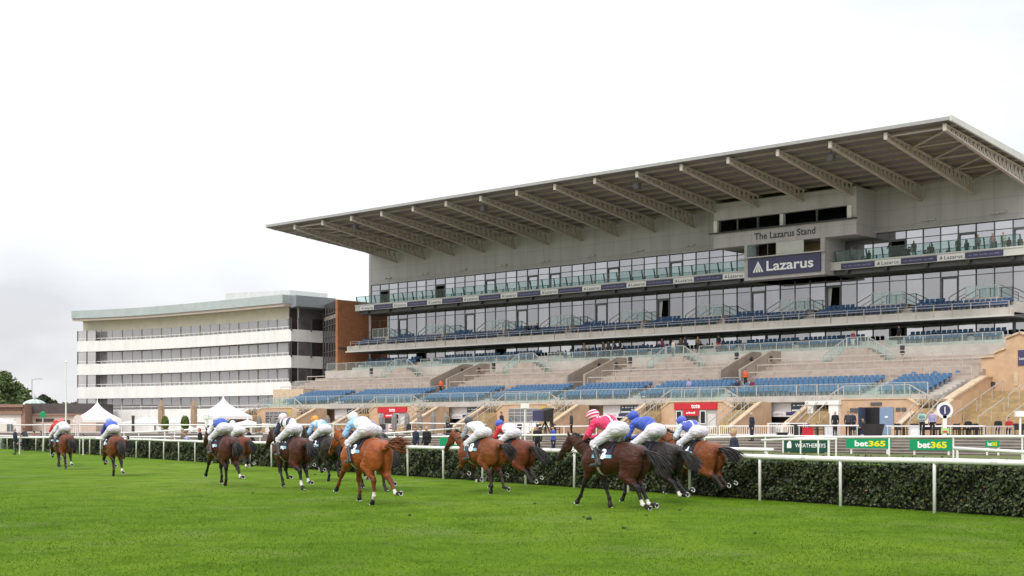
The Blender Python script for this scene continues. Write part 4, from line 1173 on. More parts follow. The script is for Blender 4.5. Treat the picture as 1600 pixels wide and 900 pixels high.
# ------------------------------------------------------------------ rails and hedge along the course
RD = Vector((-.503, .864, 0)).normalized()
RN = Vector((RD.y, -RD.x, 0))          # towards the stand
R0 = gpos(1460, 802)
def rpos(s, off=0., z=0.): return R0+RD*s+RN*off+Vector((0,0,z))
POST = 2.78
M_['joint'] = MAT('rail_joint_plastic', (.66,.66,.63), .4, var=.1)
FR = tag(empty('running_rail', tuple(rpos(0))), 'long white running rail beside the racing turf, in front of the hedge', 'rail')
s0, s1 = -8.34, 41*POST
nR = 60
m = MB()
m.tube([tuple(rpos(s0+(s1-s0)*i/nR, .0, 1.09)-R0) for i in range(nR+1)], .062, 10); m.v = [(x,y,z+.012*math.sin(x*.55)+.008*math.sin(x*1.9+1)) for x,y,z in m.v]; m.build('top_rail', M_['rail'], FR, smooth=True)
s = s0
k = 0
while s < s1+.1:
    if k == 0:
        m = MB(); m.tube([(0,0,-.1),(0,0,.9),(-.0,0,1.04)], [.036,.036,.034], 8); pm = m.build('post', M_['rail'], FR, smooth=True)
    else:
        pm2 = pm.copy(); COL.objects.link(pm2); pm2.parent = FR
        if abs(s-0) > 1e-3: pm2.rotation_euler = (R(rnd.uniform(-1.2,1.2)), R(rnd.uniform(-1.2,1.2)), 0)
        pm = pm2 if False else pm; 
    (pm if k == 0 else pm2).location = tuple(rpos(s)-R0)
    s += POST; k += 1
for j in range(16):      # joint collars of the rail
    p = rpos(s0+1.1+j*5.56, 0, 1.09)-R0; q = p+RD*.16; zz = .012*math.sin(p.x*.55)+.008*math.sin(p.x*1.9+1)
    m = MB(); m.tube([(p.x,p.y,p.z+zz),(q.x,q.y,q.z+zz)], .069, 10); m.build('rail_joint', M_['joint'], FR, smooth=False)
def hedge():
    rs = np.random.RandomState(8)
    root = tag(empty('hedge', tuple(rpos(0))), 'long clipped dark green laurel hedge behind the white running rail', 'hedge')
    L0, L1 = -8.6, 104.0; H = 1.03; T0, T1 = .38, 1.5
    m = MB()
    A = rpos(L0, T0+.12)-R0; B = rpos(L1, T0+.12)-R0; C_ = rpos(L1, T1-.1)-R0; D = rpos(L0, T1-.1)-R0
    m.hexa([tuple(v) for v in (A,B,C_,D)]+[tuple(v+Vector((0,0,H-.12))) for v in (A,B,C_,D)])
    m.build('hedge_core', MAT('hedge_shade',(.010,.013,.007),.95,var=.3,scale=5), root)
    n = 78000
    # denser with smaller leaves near the camera
    u = rs.rand(n); s_ = L0+(L1-L0)*(np.exp(u*2.3)-1)/(math.exp(2.3)-1)
    top = rs.rand(n) < .2
    z = np.where(top, H-.06+.09*rs.rand(n), .05+(H-.06)*rs.rand(n)**.9)
    wob = .05*np.sin(s_*2.1+z*5)+.04*np.sin(s_*5.3+1.3*z*7)
    off = np.where(top, T0+rs.rand(n)*(T1-T0), T0+wob+rs.rand(n)**1.5*.26)
    z = z+np.where(top, .03*np.sin(s_*3.1)+.02*np.sin(s_*9), 0)
    P_ = np.outer(s_, np.array(RD))+np.outer(off, np.array(RN)); P_[:,2] = z
    nr = np.where(top[:,None], np.array([0,0,1.]), -np.array(RN)+np.array([0,0,.55]))
    near = np.clip(s_/60, 0, 1)
    V, F = leaf_cloud(P_, (.038+.035*near)*np.exp(rs.normal(size=n)*.28), rs, nrm=nr, aspect=.52, spread=.8)
    m1 = leaf_mat('laurel', (.005,.010,.003), (.085,.118,.038))
    np_mesh('foliage', V, F, m1, root)
    ns = 2600; u = rs.rand(ns); s2 = L0+(L1-L0)*(np.exp(u*2.3)-1)/(math.exp(2.3)-1)
    P2 = np.outer(s2, np.array(RD))+np.outer(T0+rs.rand(ns)*.7, np.array(RN)); P2[:,2] = H+.02+.10*rs.rand(ns)**2
    V, F = leaf_cloud(P2, .045, rs, aspect=.5); np_mesh('new_shoots', V, F, leaf_mat('shoots', (.03,.05,.01), (.15,.19,.05)), root)
    # a few yellowed and pinkish leaves
    n = 260; s_ = L0+rs.rand(n)*60; P_ = np.outer(s_, np.array(RD))+np.outer(T0-.02+0*s_, np.array(RN)); P_[:,2] = .1+.85*rs.rand(n)
    V, F = leaf_cloud(P_, .035, rs, nrm=np.tile(-np.array(RN),(n,1)))
    np_mesh('faded_leaves', V, F, leaf_mat('faded', (.16,.05,.03), (.25,.20,.05)), root)
hedge()
m = MB(); A = rpos(104.1,.5); B = rpos(118,.5)
wallseg(m, A, B, -.06, 0, .95)
tag(m.build('green_screen', MAT('green_screen',(.05,.11,.07),.7,var=.08)), 'plain green screen panel continuing beyond the hedge end', 'screen')

def rail(pts, z0, label, r=.05, step=2.75, teal=False, group=None, name='white_rail'):
    """pts: list of (px, py_of_rail_centre, Y) -> tube with posts down to z0"""
    P_ = [at(px, Y, CH-(py-668)*Y/FPX) for px, py, Y in pts]
    root = tag(empty(name, (P_[0].x, P_[0].y, z0)), label, 'rail', group)
    o = root.location
    m = MB(); m.tube([tuple(p-Vector(o)) for p in P_], r, 8); m.build('top_rail', M_['rail'], root, smooth=True)
    for i in range(len(P_)-1):
        d = P_[i+1]-P_[i]; n = max(1, round(d.length/step))
        for k in range(n+(1 if i == len(P_)-2 else 0)):
            p = P_[i]+d*((k+.06)/(n+.12))-Vector(o)
            m = MB(); m.tube([(p.x,p.y,-.1),(p.x,p.y,p.z-r*.5)], r*.72, 6); m.build('post', M_['teal' if teal else 'rail'], root)
    return root
M_['teal'] = MAT('teal_post', (.45,.62,.58), .5, var=.05)
rail([(1040,699,42.5),(1208,703,39.5)], 0, 'white rail end directly behind the hedge, near the seated steward')
rail([(1490,700.5,40),(1720,713,36)], 0, 'white rail end starting right of the second bright green board')
rail([(1190,688,62),(1290,683,60),(1720,681.5,52)], .15, 'long white rail crossing in front of the green advertising boards')
rail([(1096,684,66),(1190,681.5,66),(1300,682,66)], .15, 'white rail reaching from the bay horse to the dark green board')
rail([(1222,686.5,57),(1308,686,56)], .15, 'short rail of closely set white posts in front of the dark green board', step=.85, r=.045)
rail([(20,664,112),(270,664,108),(575,663,104)], .3, 'farthest white rail in front of the white tents')
rail([(190,676.5,98),(325,670,98),(520,662.5,98)], .3, 'white rail sloping up behind the second racehorse', step=3.2)
rail([(-20,684,95),(410,682,84)], .05, 'low white rail just above the running rail on the left')
rail([(560,680.5,82),(720,669,86)], .1, 'white rail rising behind the chestnut horse')
rail([(570,684,76),(900,679,74)], .1, 'white rail behind the two chasing horses by the hedge', step=3.2)
rail([(640,661,112),(760,663,112)], APZ, 'white rail by the grey folded parasols', r=.045)
rail([(780,667,110),(1092,664.5,104)], APZ, 'white rail below the glazed kiosk', r=.045)
rail([(1246,665,100),(1342,665,99)], APZ-.1, 'short white rail with teal posts by the blue doors', teal=True, r=.05)
rail([(1384,666,98),(1540,666,94)], APZ-.1, 'white rail with teal posts below the yellow steps', teal=True, r=.05)
rail([(0,690,118),(-60,693,112)], 0, 'white rail bending away at the far left end', r=.05)
m = MB(); b_ = at(322,74.5); m.tube([(b_.x,b_.y,0),(b_.x,b_.y,2.25)], .07, 8); m.box(b_.x-.14,b_.x+.14,b_.y-.1,b_.y+.1,2.25,2.5)
tag(m.build('white_post', M_['rail']), 'tall white post behind the hedge by the blue and white jockey', 'post')
def picket(px0, px1, y, Y0, Y1, z0, label, mat):
    A = at(px0, Y0, z0); B = at(px1, Y1, z0); zt = CH-(y-668)*(Y0+Y1)/2/FPX
    root = tag(empty('picket_barrier', tuple(A)), label, 'barrier')
    d = B-A; n = int(d.length/.16)
    m = MB()
    for i in range(n+1):
        p = d*i/n; m.bar((p.x,p.y,.08),(p.x,p.y,zt-z0-.03),.03)
    m.build('pickets', mat, root)
    m = MB(); m.bar((0,0,zt-z0),(d.x,d.y,zt-z0),.07); m.bar((0,0,.1),(d.x,d.y,.1),.05); m.build('bars', mat, root)
    for i in range(int(d.length/2.4)+1):
        p = d*min(1, i*2.4/d.length); m = MB(); m.box(p.x-.04,p.x+.04,p.y-.04,p.y+.04,0,zt-z0+.03); m.box(p.x-.3,p.x+.3,p.y-.03,p.y+.03,0,.04); m.build('foot', mat, root)
picket(1042, 1120, 666, 104, 103, APZ, 'white picket barrier behind the bay horse with cloth four', M_['white'])
picket(1124, 1240, 665.5, 103, 100, APZ, 'white picket barrier in front of the tan stair wall', M_['white'])
picket(1538, 1584, 666, 94, 93, APZ, 'galvanised barrier at the foot of the yellow steps', M_['handrail'])
picket(1200, 1262, 661.5, 106, 104, APZ, 'sloping white barrier by the queue rails', M_['white'])

# ------------------------------------------------------------------ advertising boards and signs on the lawn
def board(px0, px1, y0, y1, b, mat, label, draw, thick=.06):
    a0, zt = onb(px0, y0, b); a1, _ = onb(px1, y0, b); zb = onb((px0+px1)/2, y1, b)[1]; zt = onb((px0+px1)/2, y0, b)[1]
    wd = a0-a1
    r = tag(site_obj(empty('advertising_board')), label, 'board')
    r.location = tuple(W((a0+a1)/2, b, 0)); 
    m = MB(); m.box(-wd/2,wd/2,0,thick,zb,zt); p = m.build('board_face', mat, r)
    for x in (-wd*.4, wd*.4):
        m = MB(); m.box(x-.045,x+.045,thick+.002,thick+.09,.1,zt-.1); m.build('stake', M_['rail'], r)
    draw(r, wd, (zt+zb)/2, zt-zb)
def bet(r, wd, zc, h):
    # lettering: bet in white, 365 in yellow
    text_obj('bet', M_['letter'], r, lambda u, v: (-wd*.155+u, -.006, zc+v), height=h*.62, width=wd*.30, bold=.035)
    text_obj('365', M_['yellow'], r, lambda u, v: (wd*.19+u, -.006, zc+v*.98), height=h*.62, width=wd*.37, bold=.04)
def wea(r, wd, zc, h):
    text_obj('WEATHERBYS', M_['letter'], r, lambda u, v: (wd*.09+u, -.006, zc-.03+v), height=h*.30, width=wd*.66, bold=.01)
    m = MB(); x = -wd*.37
    m.box(x-.16,x+.16,-.01,-.004,zc-.2,zc+.06); m.prism([(x-.16,zc+.06),(x-.02,zc+.24),(x+.10,zc+.24),(x+.16,zc+.06)], -.01, -.004); m.build('emblem', M_['letter'], r)
def bt(r, wd, zc, h): text_obj('bet', M_['letter'], r, lambda u, v: (-wd*.1+u, -.006, zc+v), height=h*.6, width=wd*.5, bold=.035)
board(1224,1296,684.5,706,-33.2,M_['dgreen'],'dark green board lettered WEATHERBYS behind white posts',wea)
board(1322,1392.5,685.5,700.5,-33.2,M_['green'],'bright green bet365 board in the middle, right of the dark green one',bet)
board(1421,1488,686.5,703.5,-33.2,M_['green'],'bright green bet365 board nearest the round numbered sign',bet)
board(1539,1561,688.5,698.5,-32.6,M_['green'],'smallest bright green board at the foot of the yellow steps',bet)
board(687,760,684,698,-33.2,M_['green'],'bright green bet365 board half hidden by the bay horse head',bet)
b_ = at(1476, 86, .6)
r = tag(empty('round_sign', tuple(b_)), 'white post carrying a round dark sign with number 1', 'sign')
m = MB(); m.box(-.12,.12,-.05,.05,0,1.95); m.build('post', M_['rail'], r)
zc = CH-(641-668)*86/FPX-.6
def disc(rad, y, nn=28): return [(rad*math.cos(2*math.pi*i/nn), zc+rad*math.sin(2*math.pi*i/nn)) for i in range(nn)]
m = MB(); m.prism(disc(.50,0), -.05, .05); m.build('sign_disc', M_['rail'], r)
m = MB(); m.prism(disc(.335,0), -.058, -.051); m.build('sign_face', M_['navy'], r)
text_obj('1', M_['letter'], r, lambda u, v: (u, -.062, zc+v), height=.42, bold=.0)
m = MB(); m.mat(0).box(-.24,.24,-.09,-.06,CH-.6-9*86/FPX,CH-.6-1*86/FPX); m.mat(1).box(-.15,.15,-.095,-.091,CH-.6-8*86/FPX,CH-.6-5.5*86/FPX); m.build('notice', [MAT('lime_notice',(.42,.62,.25),.5,var=.05), M_['red']], r)
for px, Y, yt, lb in ((1594,88,651,'white post with square box at the foot of the yellow steps'),(820,100,638,'thin white post with small box before the glazed kiosk')):
    b_ = at(px,Y,.7); zt = CH-(yt-668)*Y/FPX; m = MB(); m.box(b_.x-.05,b_.x+.05,b_.y-.05,b_.y+.05,.6,zt-.01); m.box(b_.x-.3,b_.x+.3,b_.y-.15,b_.y+.15,zt,zt+.35); m.box(b_.x-.2,b_.x+.2,b_.y-.2,b_.y+.2,.6,.66)
    tag(m.build('marker_post', M_['white']), lb, 'post')
b_ = at(67,105,.0); m = MB(); m.mat(0).box(b_.x-.04,b_.x+.04,b_.y-.04,b_.y+.04,0,3.0); m.mat(1).box(b_.x-.2,b_.x+.2,b_.y-.06,b_.y+.06,2.55,2.95); tag(m.build('marker_post', [M_['handrail'], M_['green']]), 'thin post with small green sign before the pavilion', 'sign')
b_ = at(122,105,.0); m = MB(); m.box(b_.x-.05,b_.x+.05,b_.y-.05,b_.y+.05,0,2.3); m.v += []; m.prism([(b_.x+.33*math.cos(2*math.pi*i/20), 2.4+.33*math.sin(2*math.pi*i/20)) for i in range(20)], b_.y-.06, b_.y-.02); tag(m.build('marker_post', MAT('pale_pink_sign',(.75,.62,.62),.5,var=.05)), 'pale round marker sign left of the pointed tent', 'sign')

# patio furniture and boxes on the apron
M_['rattan'] = MAT('dark_rattan', (.035,.033,.033), .7, var=.2, scale=12)
ch = tag(empty('patio_chair'), 'dark rattan chair at the foot of the yellow steps', 'chair', 'dark patio chairs')
m = MB(); m.box(-.26,.26,-.26,.26,.40,.46); m.build('seat', M_['rattan'], ch)
m = MB(); m.hexa([(-.27,.22,.46),(.27,.22,.46),(.27,.27,.46),(-.27,.27,.46),(-.25,.30,.88),(.25,.30,.88),(.25,.35,.88),(-.25,.35,.88)]); m.build('backrest', M_['rattan'], ch)
for sx in (-1,1):
    m = MB(); m.box(sx*.25-.03,sx*.25+.03,-.26,.24,.60,.65); m.box(sx*.25-.025,sx*.25+.025,-.25,-.2,.46,.6); m.build('armrest', M_['rattan'], ch)
    for sy in (-1,1):
        m = MB(); m.box(sx*.23-.025,sx*.23+.025,sy*.23-.025,sy*.23+.025,0,.40); m.build('leg', M_['rattan'], ch)
tb = tag(empty('patio_table'), 'dark square patio table among the rattan chairs', 'table', 'dark patio tables')
m = MB(); m.box(-.4,.4,-.4,.4,.70,.74); m.build('table_top', M_['rattan'], tb)
for sx in (-1,1):
    for sy in (-1,1): m = MB(); m.box(sx*.36-.03,sx*.36+.03,sy*.36-.03,sy*.36+.03,0,.70); m.build('leg', M_['dark'], tb)
first = [True, True]
def put(o, i, loc, rz, label=None):
    c = o if first[i] else copy_tree(o); first[i] = False
    c.location = loc; c.rotation_euler = (0,0,rz)
    if label: c['label'] = label
    return c
ps = [1405,1424,1436,1449,1462,1492,1505,1519,1532,1590,1602]
for i, px in enumerate(ps):
    put(ch, 0, at(px, 103+1.5*(i % 2), APZ), rnd.uniform(0,6.3))
    if i % 2 == 0: put(tb, 1, at(px+7, 104, APZ), .4)
for px in (1257,1270,1283,1298,1334):
    put(ch, 0, at(px, 104+rnd.uniform(-1,1), APZ), rnd.uniform(0,6.3), 'dark rattan chair by the white booth and queue rails')['group'] = 'dark chairs by the booth'
for px, lb in ((330,'l'),(596,''),(640,''),(700,''),(780,''),(808,''),(845,''),(868,'')):
    put(ch, 0, at(px, 118+rnd.uniform(-3,3), APZ), rnd.uniform(0,6.3), 'dark rattan chair among the grey parasols and kiosks')['group'] = 'dark chairs before the kiosks'
def crate(px, Y, z0, wx, h, mat, name, label, cat):
    b_ = at(px,Y,z0); m = MB(); t = .03
    m.box(-wx/2,wx/2,-.25,.25,0,h-.08); m.box(-wx/2-t,wx/2+t,-.25-t,.25+t,h-.079,h); m.box(-wx/2+.05,wx/2-.05,-.262,-.251,h*.35,h*.6)
    o = m.build(name, mat); o.location = b_; tag(o, label, cat)
crate(1261,101,APZ,.8,.6,M_['red'],'cool_box','red box standing behind the short white rail','box')
crate(1296,101,APZ,.6,.75,M_['paper'],'white_cabinet','white cabinet beside the man in a dark suit','cabinet')
crate(1430,98,APZ,.75,.6,M_['paper'],'white_cabinet','low white cabinet left of the couple','cabinet')
crate(1222,98,APZ-.2,.7,.45,M_['black'],'monitor','small black box below the white barrier','box')
crate(1456,92,.35,2.6,.32,M_['black'],'equipment_case','long flat black case under the bright green board','case')
for px, lb, w_ in ((1364,'broad dark grey rattan planter below the blue doors',1.5),(1244,'dark grey rattan planter beside the white barrier',.8)):
    b_ = at(px,101,APZ); m = MB(); m.lathe([(0,0),(.42*w_,0),(.55*w_,.85),(.48*w_,.85),(.44*w_,.7),(0,.7)], n=16); o = m.build('planter', M_['rattan']); o.location = b_; tag(o, lb, 'planter')
b_ = W(9.0,-4.2,0)
bo = tag(empty('white_booth', (b_.x,b_.y,APZ), RZ), 'white panelled booth beside the tan kiosk with blue doors', 'booth')
m = MB(); m.box(-1.5,-.9,-.8,.8,0,2.5); m.box(.6,1.5,-.8,.8,0,2.5); m.box(-.899,.599,.2,.8,0,2.5); m.build('wall', M_['white'], bo)
m = MB(); m.box(-1.6,1.6,-.9,.9,2.5,2.85); m.build('roof', M_['white'], bo)
m = MB(); m.box(-.899,.599,.1,.199,0,2.5); m.build('window', MAT('booth_glass',(.25,.27,.28),.2,var=.1), bo)
# television camera on its pedestal
b_ = at(852,98,APZ)
tv = tag(empty('television_camera', tuple(b_), 1.0), 'large black covered television camera on a tripod before the kiosk', 'camera')
m = MB(); m.hexa([(-.75,-.3,1.05),(.45,-.35,1.0),(.45,.35,1.0),(-.75,.3,1.05),(-.7,-.3,1.75),(.5,-.4,1.95),(.5,.4,1.95),(-.7,.3,1.75)]); m.box(.501,.75,-.12,.12,1.3,1.55); m.build('camera_body', M_['black'], tv)
m = MB(); m.box(-1.15,-.755,-.32,.32,1.05,1.75); m.build('lens_hood', M_['navy'], tv)
for i in range(3):
    t = i*2.09+.4; m = MB(); m.tube([(0,0,1.02),(.55*math.cos(t),.55*math.sin(t),0)], .045, 6); m.build('leg', M_['black'], tv)
m = MB(); m.tube([(.6,.2,1.3),(1.0,.3,1.15)], .025, 6); m.build('pan_handle', M_['black'], tv)
# ------------------------------------------------------------------ smooth solids: blended tapered limbs turned into one skin
def field(prims, h, pad=.07):
    lo = np.full(3, 1e9); hi = -lo
    for p in prims:
        if p[0] == 'c':
            r_ = max(p[3], p[4])
            for q in (p[1], p[2]): lo = np.minimum(lo, np.array(q)-r_); hi = np.maximum(hi, np.array(q)+r_)
        else:
            r_ = max(p[2]); lo = np.minimum(lo, np.array(p[1])-r_); hi = np.maximum(hi, np.array(p[1])+r_)
    lo -= pad; hi += pad
    n = np.ceil((hi-lo)/h).astype(int)+1
    Fd = np.full(n, .5, np.float32)
    ax = [lo[i]+h*np.arange(n[i]) for i in range(3)]
    for p in prims:
        k = p[5] if p[0] == 'c' else p[3]
        mg = max(k, .02)+2*h+.03
        if p[0] == 'c':
            _, P, Q, r0, r1 = p[:5]; sy = p[6] if len(p) > 6 else 1.
            P, Q = np.array(P, float), np.array(Q, float); r_ = max(r0, r1)
            bl, bh = np.minimum(P, Q)-r_-mg, np.maximum(P, Q)+r_+mg
        else:
            _, C_, rad, k = p[:4]; ry = p[4] if len(p) > 4 else 0.
            C_ = np.array(C_, float); r_ = max(rad); bl, bh = C_-r_-mg, C_+r_+mg
        i0 = np.clip(np.floor((bl-lo)/h).astype(int), 0, n); i1 = np.clip(np.ceil((bh-lo)/h).astype(int)+1, 0, n)
        sl = tuple(slice(a_, b_) for a_, b_ in zip(i0, i1))
        X = ax[0][sl[0]][:,None,None]; Y = ax[1][sl[1]][None,:,None]; Z = ax[2][sl[2]][None,None,:]
        if p[0] == 'c':
            d = Q-P; my = (P[1]+Q[1])/2
            Ys = my+(Y-my)/sy
            L = max((d*d).sum(), 1e-9)
            t = np.clip(((X-P[0])*d[0]+(Ys-P[1])*d[1]+(Z-P[2])*d[2])/L, 0, 1)
            D = np.sqrt((X-P[0]-t*d[0])**2+(Ys-P[1]-t*d[1])**2+(Z-P[2]-t*d[2])**2)-(r0+(r1-r0)*t)
            if sy < 1: D = D*(.5+.5*sy)
        else:
            c_, s_ = math.cos(ry), math.sin(ry)
            x = X-C_[0]; z = Z-C_[2]; y = Y-C_[1]
            xr = x*c_-z*s_; zr = x*s_+z*c_
            k0 = np.sqrt((xr/rad[0])**2+(y/rad[1])**2+(zr/rad[2])**2)
            k1 = np.sqrt((xr/rad[0]**2)**2+(y/rad[1]**2)**2+(zr/rad[2]**2)**2)+1e-9
            D = k0*(k0-1)/k1
        A = Fd[sl]
        hh = np.maximum(k-np.abs(A-D), 0)/k
        Fd[sl] = np.minimum(A, D)-hh*hh*k*.25
    return Fd, lo, h
def nets(Fd, lo, h):
    n = np.array(Fd.shape); ins = Fd < 0
    c = np.zeros(n-1, np.int8)
    offs_ = [(i,j,k) for i in (0,1) for j in (0,1) for k in (0,1)]
    S = lambda A, o: A[o[0]:n[0]-1+o[0], o[1]:n[1]-1+o[1], o[2]:n[2]-1+o[2]]
    for o in offs_: c += S(ins, o)
    act = (c > 0) & (c < 8)
    idx = np.argwhere(act); num = len(idx)
    acc = np.zeros((num,3)); cnt = np.zeros(num)
    G = lambda o: Fd[idx[:,0]+o[0], idx[:,1]+o[1], idx[:,2]+o[2]]
    for o in offs_:
        for ax in range(3):
            if o[ax]: continue
            o2 = list(o); o2[ax] = 1
            fa, fb = G(o), G(o2); m = (fa < 0) != (fb < 0)
            t = np.where(m, fa/(fa-fb+1e-12), 0)
            p = np.tile(np.array(o, float), (num,1)); p[:,ax] += t
            acc[m] += p[m]; cnt[m] += 1
    V = lo+(idx+acc/cnt[:,None])*h
    ID = np.full(n-1, -1, np.int32); ID[act] = np.arange(num)
    quads = []
    for ax in range(3):
        a1, a2 = (ax+1) % 3, (ax+2) % 3
        s0 = [slice(None)]*3; s1 = [slice(None)]*3
        s0[ax] = slice(0,-1); s1[ax] = slice(1,None)
        A, B = ins[tuple(s0)], ins[tuple(s1)]
        e = np.argwhere(A != B)
        ok = (e[:,a1] > 0) & (e[:,a2] > 0) & (e[:,a1] < n[a1]-1) & (e[:,a2] < n[a2]-1)
        e = e[ok]; fl = A[tuple(e.T)]
        def gid(d1, d2):
            q = e.copy(); q[:,a1] += d1; q[:,a2] += d2; return ID[tuple(q.T)]
        q = np.stack([gid(-1,-1), gid(0,-1), gid(0,0), gid(-1,0)], 1)
        q[~fl] = q[~fl][:, ::-1]; quads.append(q)
    return V, np.concatenate(quads)
def solid(name, prims, h, mats, parent=None, smooth_it=1):
    Fd, lo, h = field(prims, h); V, Q = nets(Fd, lo, h)
    o = np_mesh(name, V, Q, mats, parent, smooth=True)
    return o, (Fd, lo, h), V
def samp(fl, P):
    Fd, lo, h = fl; q = (np.asarray(P)-lo)/h
    q = np.clip(q, 0, np.array(Fd.shape)-1.001); i = q.astype(int); f = q-i; r_ = 0
    for o in [(a_,b_,c_) for a_ in (0,1) for b_ in (0,1) for c_ in (0,1)]:
        wgt = np.prod([f[...,k] if o[k] else 1-f[...,k] for k in range(3)], axis=0)
        r_ = r_+wgt*Fd[i[...,0]+o[0], i[...,1]+o[1], i[...,2]+o[2]]
    return r_
def march(fl, org, dr, lev=.01, r1=.75, n=150):
    org = np.asarray(org, float); dr = np.asarray(dr, float)
    r_ = np.linspace(.02, r1, n)
    P = org[...,None,:]+dr[...,None,:]*r_[:,None]
    v = samp(fl, P)
    out_ = v > lev
    k = np.argmax(out_, axis=-1)
    return org+dr*r_[k][...,None]

# ------------------------------------------------------------------ people on foot
def person_prims(kind):
    """(prims, region function) facing +X, feet at z = 0"""
    P = []
    def c(p, q, r0, r1, k=.03, sy=1.): P.append(('c', p, q, r0, r1, k, sy))
    hipz = .93; dx = 0; dz = 0
    if kind == 'sit': dz = -.45
    H = hipz+dz
    lean = {'stand':.02,'glass':.0,'walk':.05,'sit':.06,'lean':.28}[kind]
    sh = (lean, 0, H+.50); nk = (lean*1.15, 0, H+.56); hd = (lean*1.25+.02, 0, H+.71)
    c((0,0,H+.02),(lean*.6,0,H+.30),.125,.13,.05,1.25); c((lean*.6,0,H+.28),(lean,0,H+.46),.13,.12,.05,1.45)
    for s in (-1,1): c((lean,s*.10,H+.50),(lean,s*.17,H+.47),.06,.07,.05)
    c((lean,0,H+.48),nk,.06,.055,.03); c(nk,hd,.053,.05,.02)
    P.append(('e', hd, (.10,.078,.125), .02)); c((hd[0]+.08,0,hd[2]-.01),(hd[0]+.112,0,hd[2]-.035),.012,.016,.015)
    for s in (-1,1): P.append(('e',(hd[0]-.005,s*.08,hd[2]-.01),(.022,.012,.032),.01))
    for s in (-1,1):
        hp = (0,s*.09,H)
        if kind == 'sit': kn = (.43,s*.11,H+.02); an = (.42,s*.11,.08)
        elif kind == 'walk': kn = (.14*s,s*.09,H-.42); an = (.20*s-.10,s*.09,.10)
        else: kn = (.02,s*.10,H-.43); an = (-.02,s*.11,.09)
        c(hp,kn,.095,.062,.04); c(kn,an,.06,.042,.03); c((an[0],an[1],.05),(an[0]+.17,an[1]*1.1,.035),.045,.035,.02)
        shp = (lean,s*.19,H+.47)
        if kind == 'glass': el = (lean+.17,s*.25,H+.30); ha = (hd[0]+.17,s*.06,hd[2]+.0)
        elif kind == 'sit': el = (lean+.06,s*.24,H+.20); ha = (lean+.30,s*.12,H+.14)
        elif kind == 'lean': el = (lean+.12,s*.24,H+.22); ha = (lean+.34,s*.10,H+.18)
        elif kind == 'walk': el = (lean-.10*s,s*.23,H+.19); ha = (lean-.02*s+.07,s*.22,H-.05)
        else: el = (lean-.03,s*.24,H+.19); ha = (lean+.05,s*.23,H-.06)
        c(shp,el,.058,.046,.03); c(el,ha,.045,.033,.02)
        d = (np.array(ha)-np.array(el)); d /= np.linalg.norm(d); u = np.array([0,1.,0])
        tip = np.array(ha)+d*.09; c(ha,tuple(tip),.030,.032,.01)
        for f in range(4):
            b_ = tip+u*(.018*(f-1.5)); c(tuple(b_),tuple(b_+d*(.055+.012*(1-abs(f-1.3)))+np.array([.012,0,-.012])),.011,.009,.006)
        c(tuple(np.array(ha)+d*.03),tuple(np.array(ha)+d*.075+np.array([.035,-s*.02,.0])),.014,.010,.008)
    if kind == 'glass': c((hd[0]+.10,-.05,hd[2]+.02),(hd[0]+.24,-.05,hd[2]+.03),.03,.035,.01); c((hd[0]+.10,.05,hd[2]+.02),(hd[0]+.24,.05,hd[2]+.03),.03,.035,.01)
    return P, H, hd
PEOPLE = {}
M_['skin'] = MAT('skin', (.50,.30,.22), .5, var=.06)
def cloth(name, c_): return MAT('cloth_'+name, c_, .85, var=.12, scale=6)
CL = {k: cloth(k, v) for k, v in dict(black=(.015,.015,.018),navy=(.025,.03,.06),charcoal=(.05,.05,.055),white=(.72,.72,.72),red=(.42,.03,.03),hivis=(.75,.13,.05),blue=(.06,.10,.50),
      khaki=(.22,.18,.12),grey=(.22,.22,.23),pink=(.60,.28,.30),lavender=(.38,.36,.60),teal=(.30,.48,.48),maroon=(.20,.03,.07),brown=(.10,.065,.04),fair=(.45,.32,.16),silver=(.42,.39,.36),dark=(.02,.016,.013),cream=(.62,.56,.46)).items()}
def person(loc, face, kind, label, top, legs, hair, scale=1., group=None, hat=False):
    if kind not in PEOPLE:
        pr, H, hd = person_prims(kind)
        Fd, lo, h = field(pr, .016); V, Q = nets(Fd, lo, h)
        cen = V[Q].mean(1)
        mi = np.zeros(len(Q), int)
        x, y, z = cen.T
        # clothes: legs below the waist, jacket above, hands and head bare, hair on the crown
        mi[z < H+.02] = 2
        if kind == 'sit': mi[(z < H+.10) & (x > .16)] = 2
        mi[(z >= H+.02) & (mi != 2)] = 1
        if kind == 'sit': mi[(z >= H+.02) & (x <= .16)] = 1
        for p in pr: pass
        hands = []
        caps = [p for p in pr if p[0] == 'c' and p[3] < .0125]
        for p in caps:
            d = np.linalg.norm(cen-np.array(p[1]), axis=1); mi[d < .06] = 0
        dn = np.linalg.norm((cen-np.array(hd))/[1.2,1,1.25], axis=1); mi[(dn < .125) & (z > hd[2]-.16)] = 0
        mi[(dn < .125) & (z > hd[2]+.035)] = 3; mi[(dn < .125) & (x < hd[0]-.03) & (z > hd[2]-.07)] = 3
        mi[z < .075] = 4
        if kind == 'glass': mi[(z > hd[2]-.04) & (x > hd[0]+.13)] = 4
        o = np_mesh('person', V, Q, [M_['skin'], CL['black'], CL['black'], CL['dark'], CL['dark']], smooth=True, mi=mi)
        PEOPLE[kind] = o; new = o
    else:
        new = PEOPLE[kind].copy(); COL.objects.link(new)
    for i, mm in enumerate((M_['skin'], CL[top], CL[legs], CL[hair], CL['dark'])):
        new.material_slots[i].link = 'OBJECT'; new.material_slots[i].material = mm
    new.location = loc; new.rotation_euler = (0, 0, face); new.scale = (scale,)*3
    tag(new, label, 'person', group)
    return new
TOC = R(235)          # facing the course from the stand
def onstand(px, b, z):  # a point of the stand floor seen at picture column px
    a = onb(px, 0, b)[0]; return W(a, b, z)
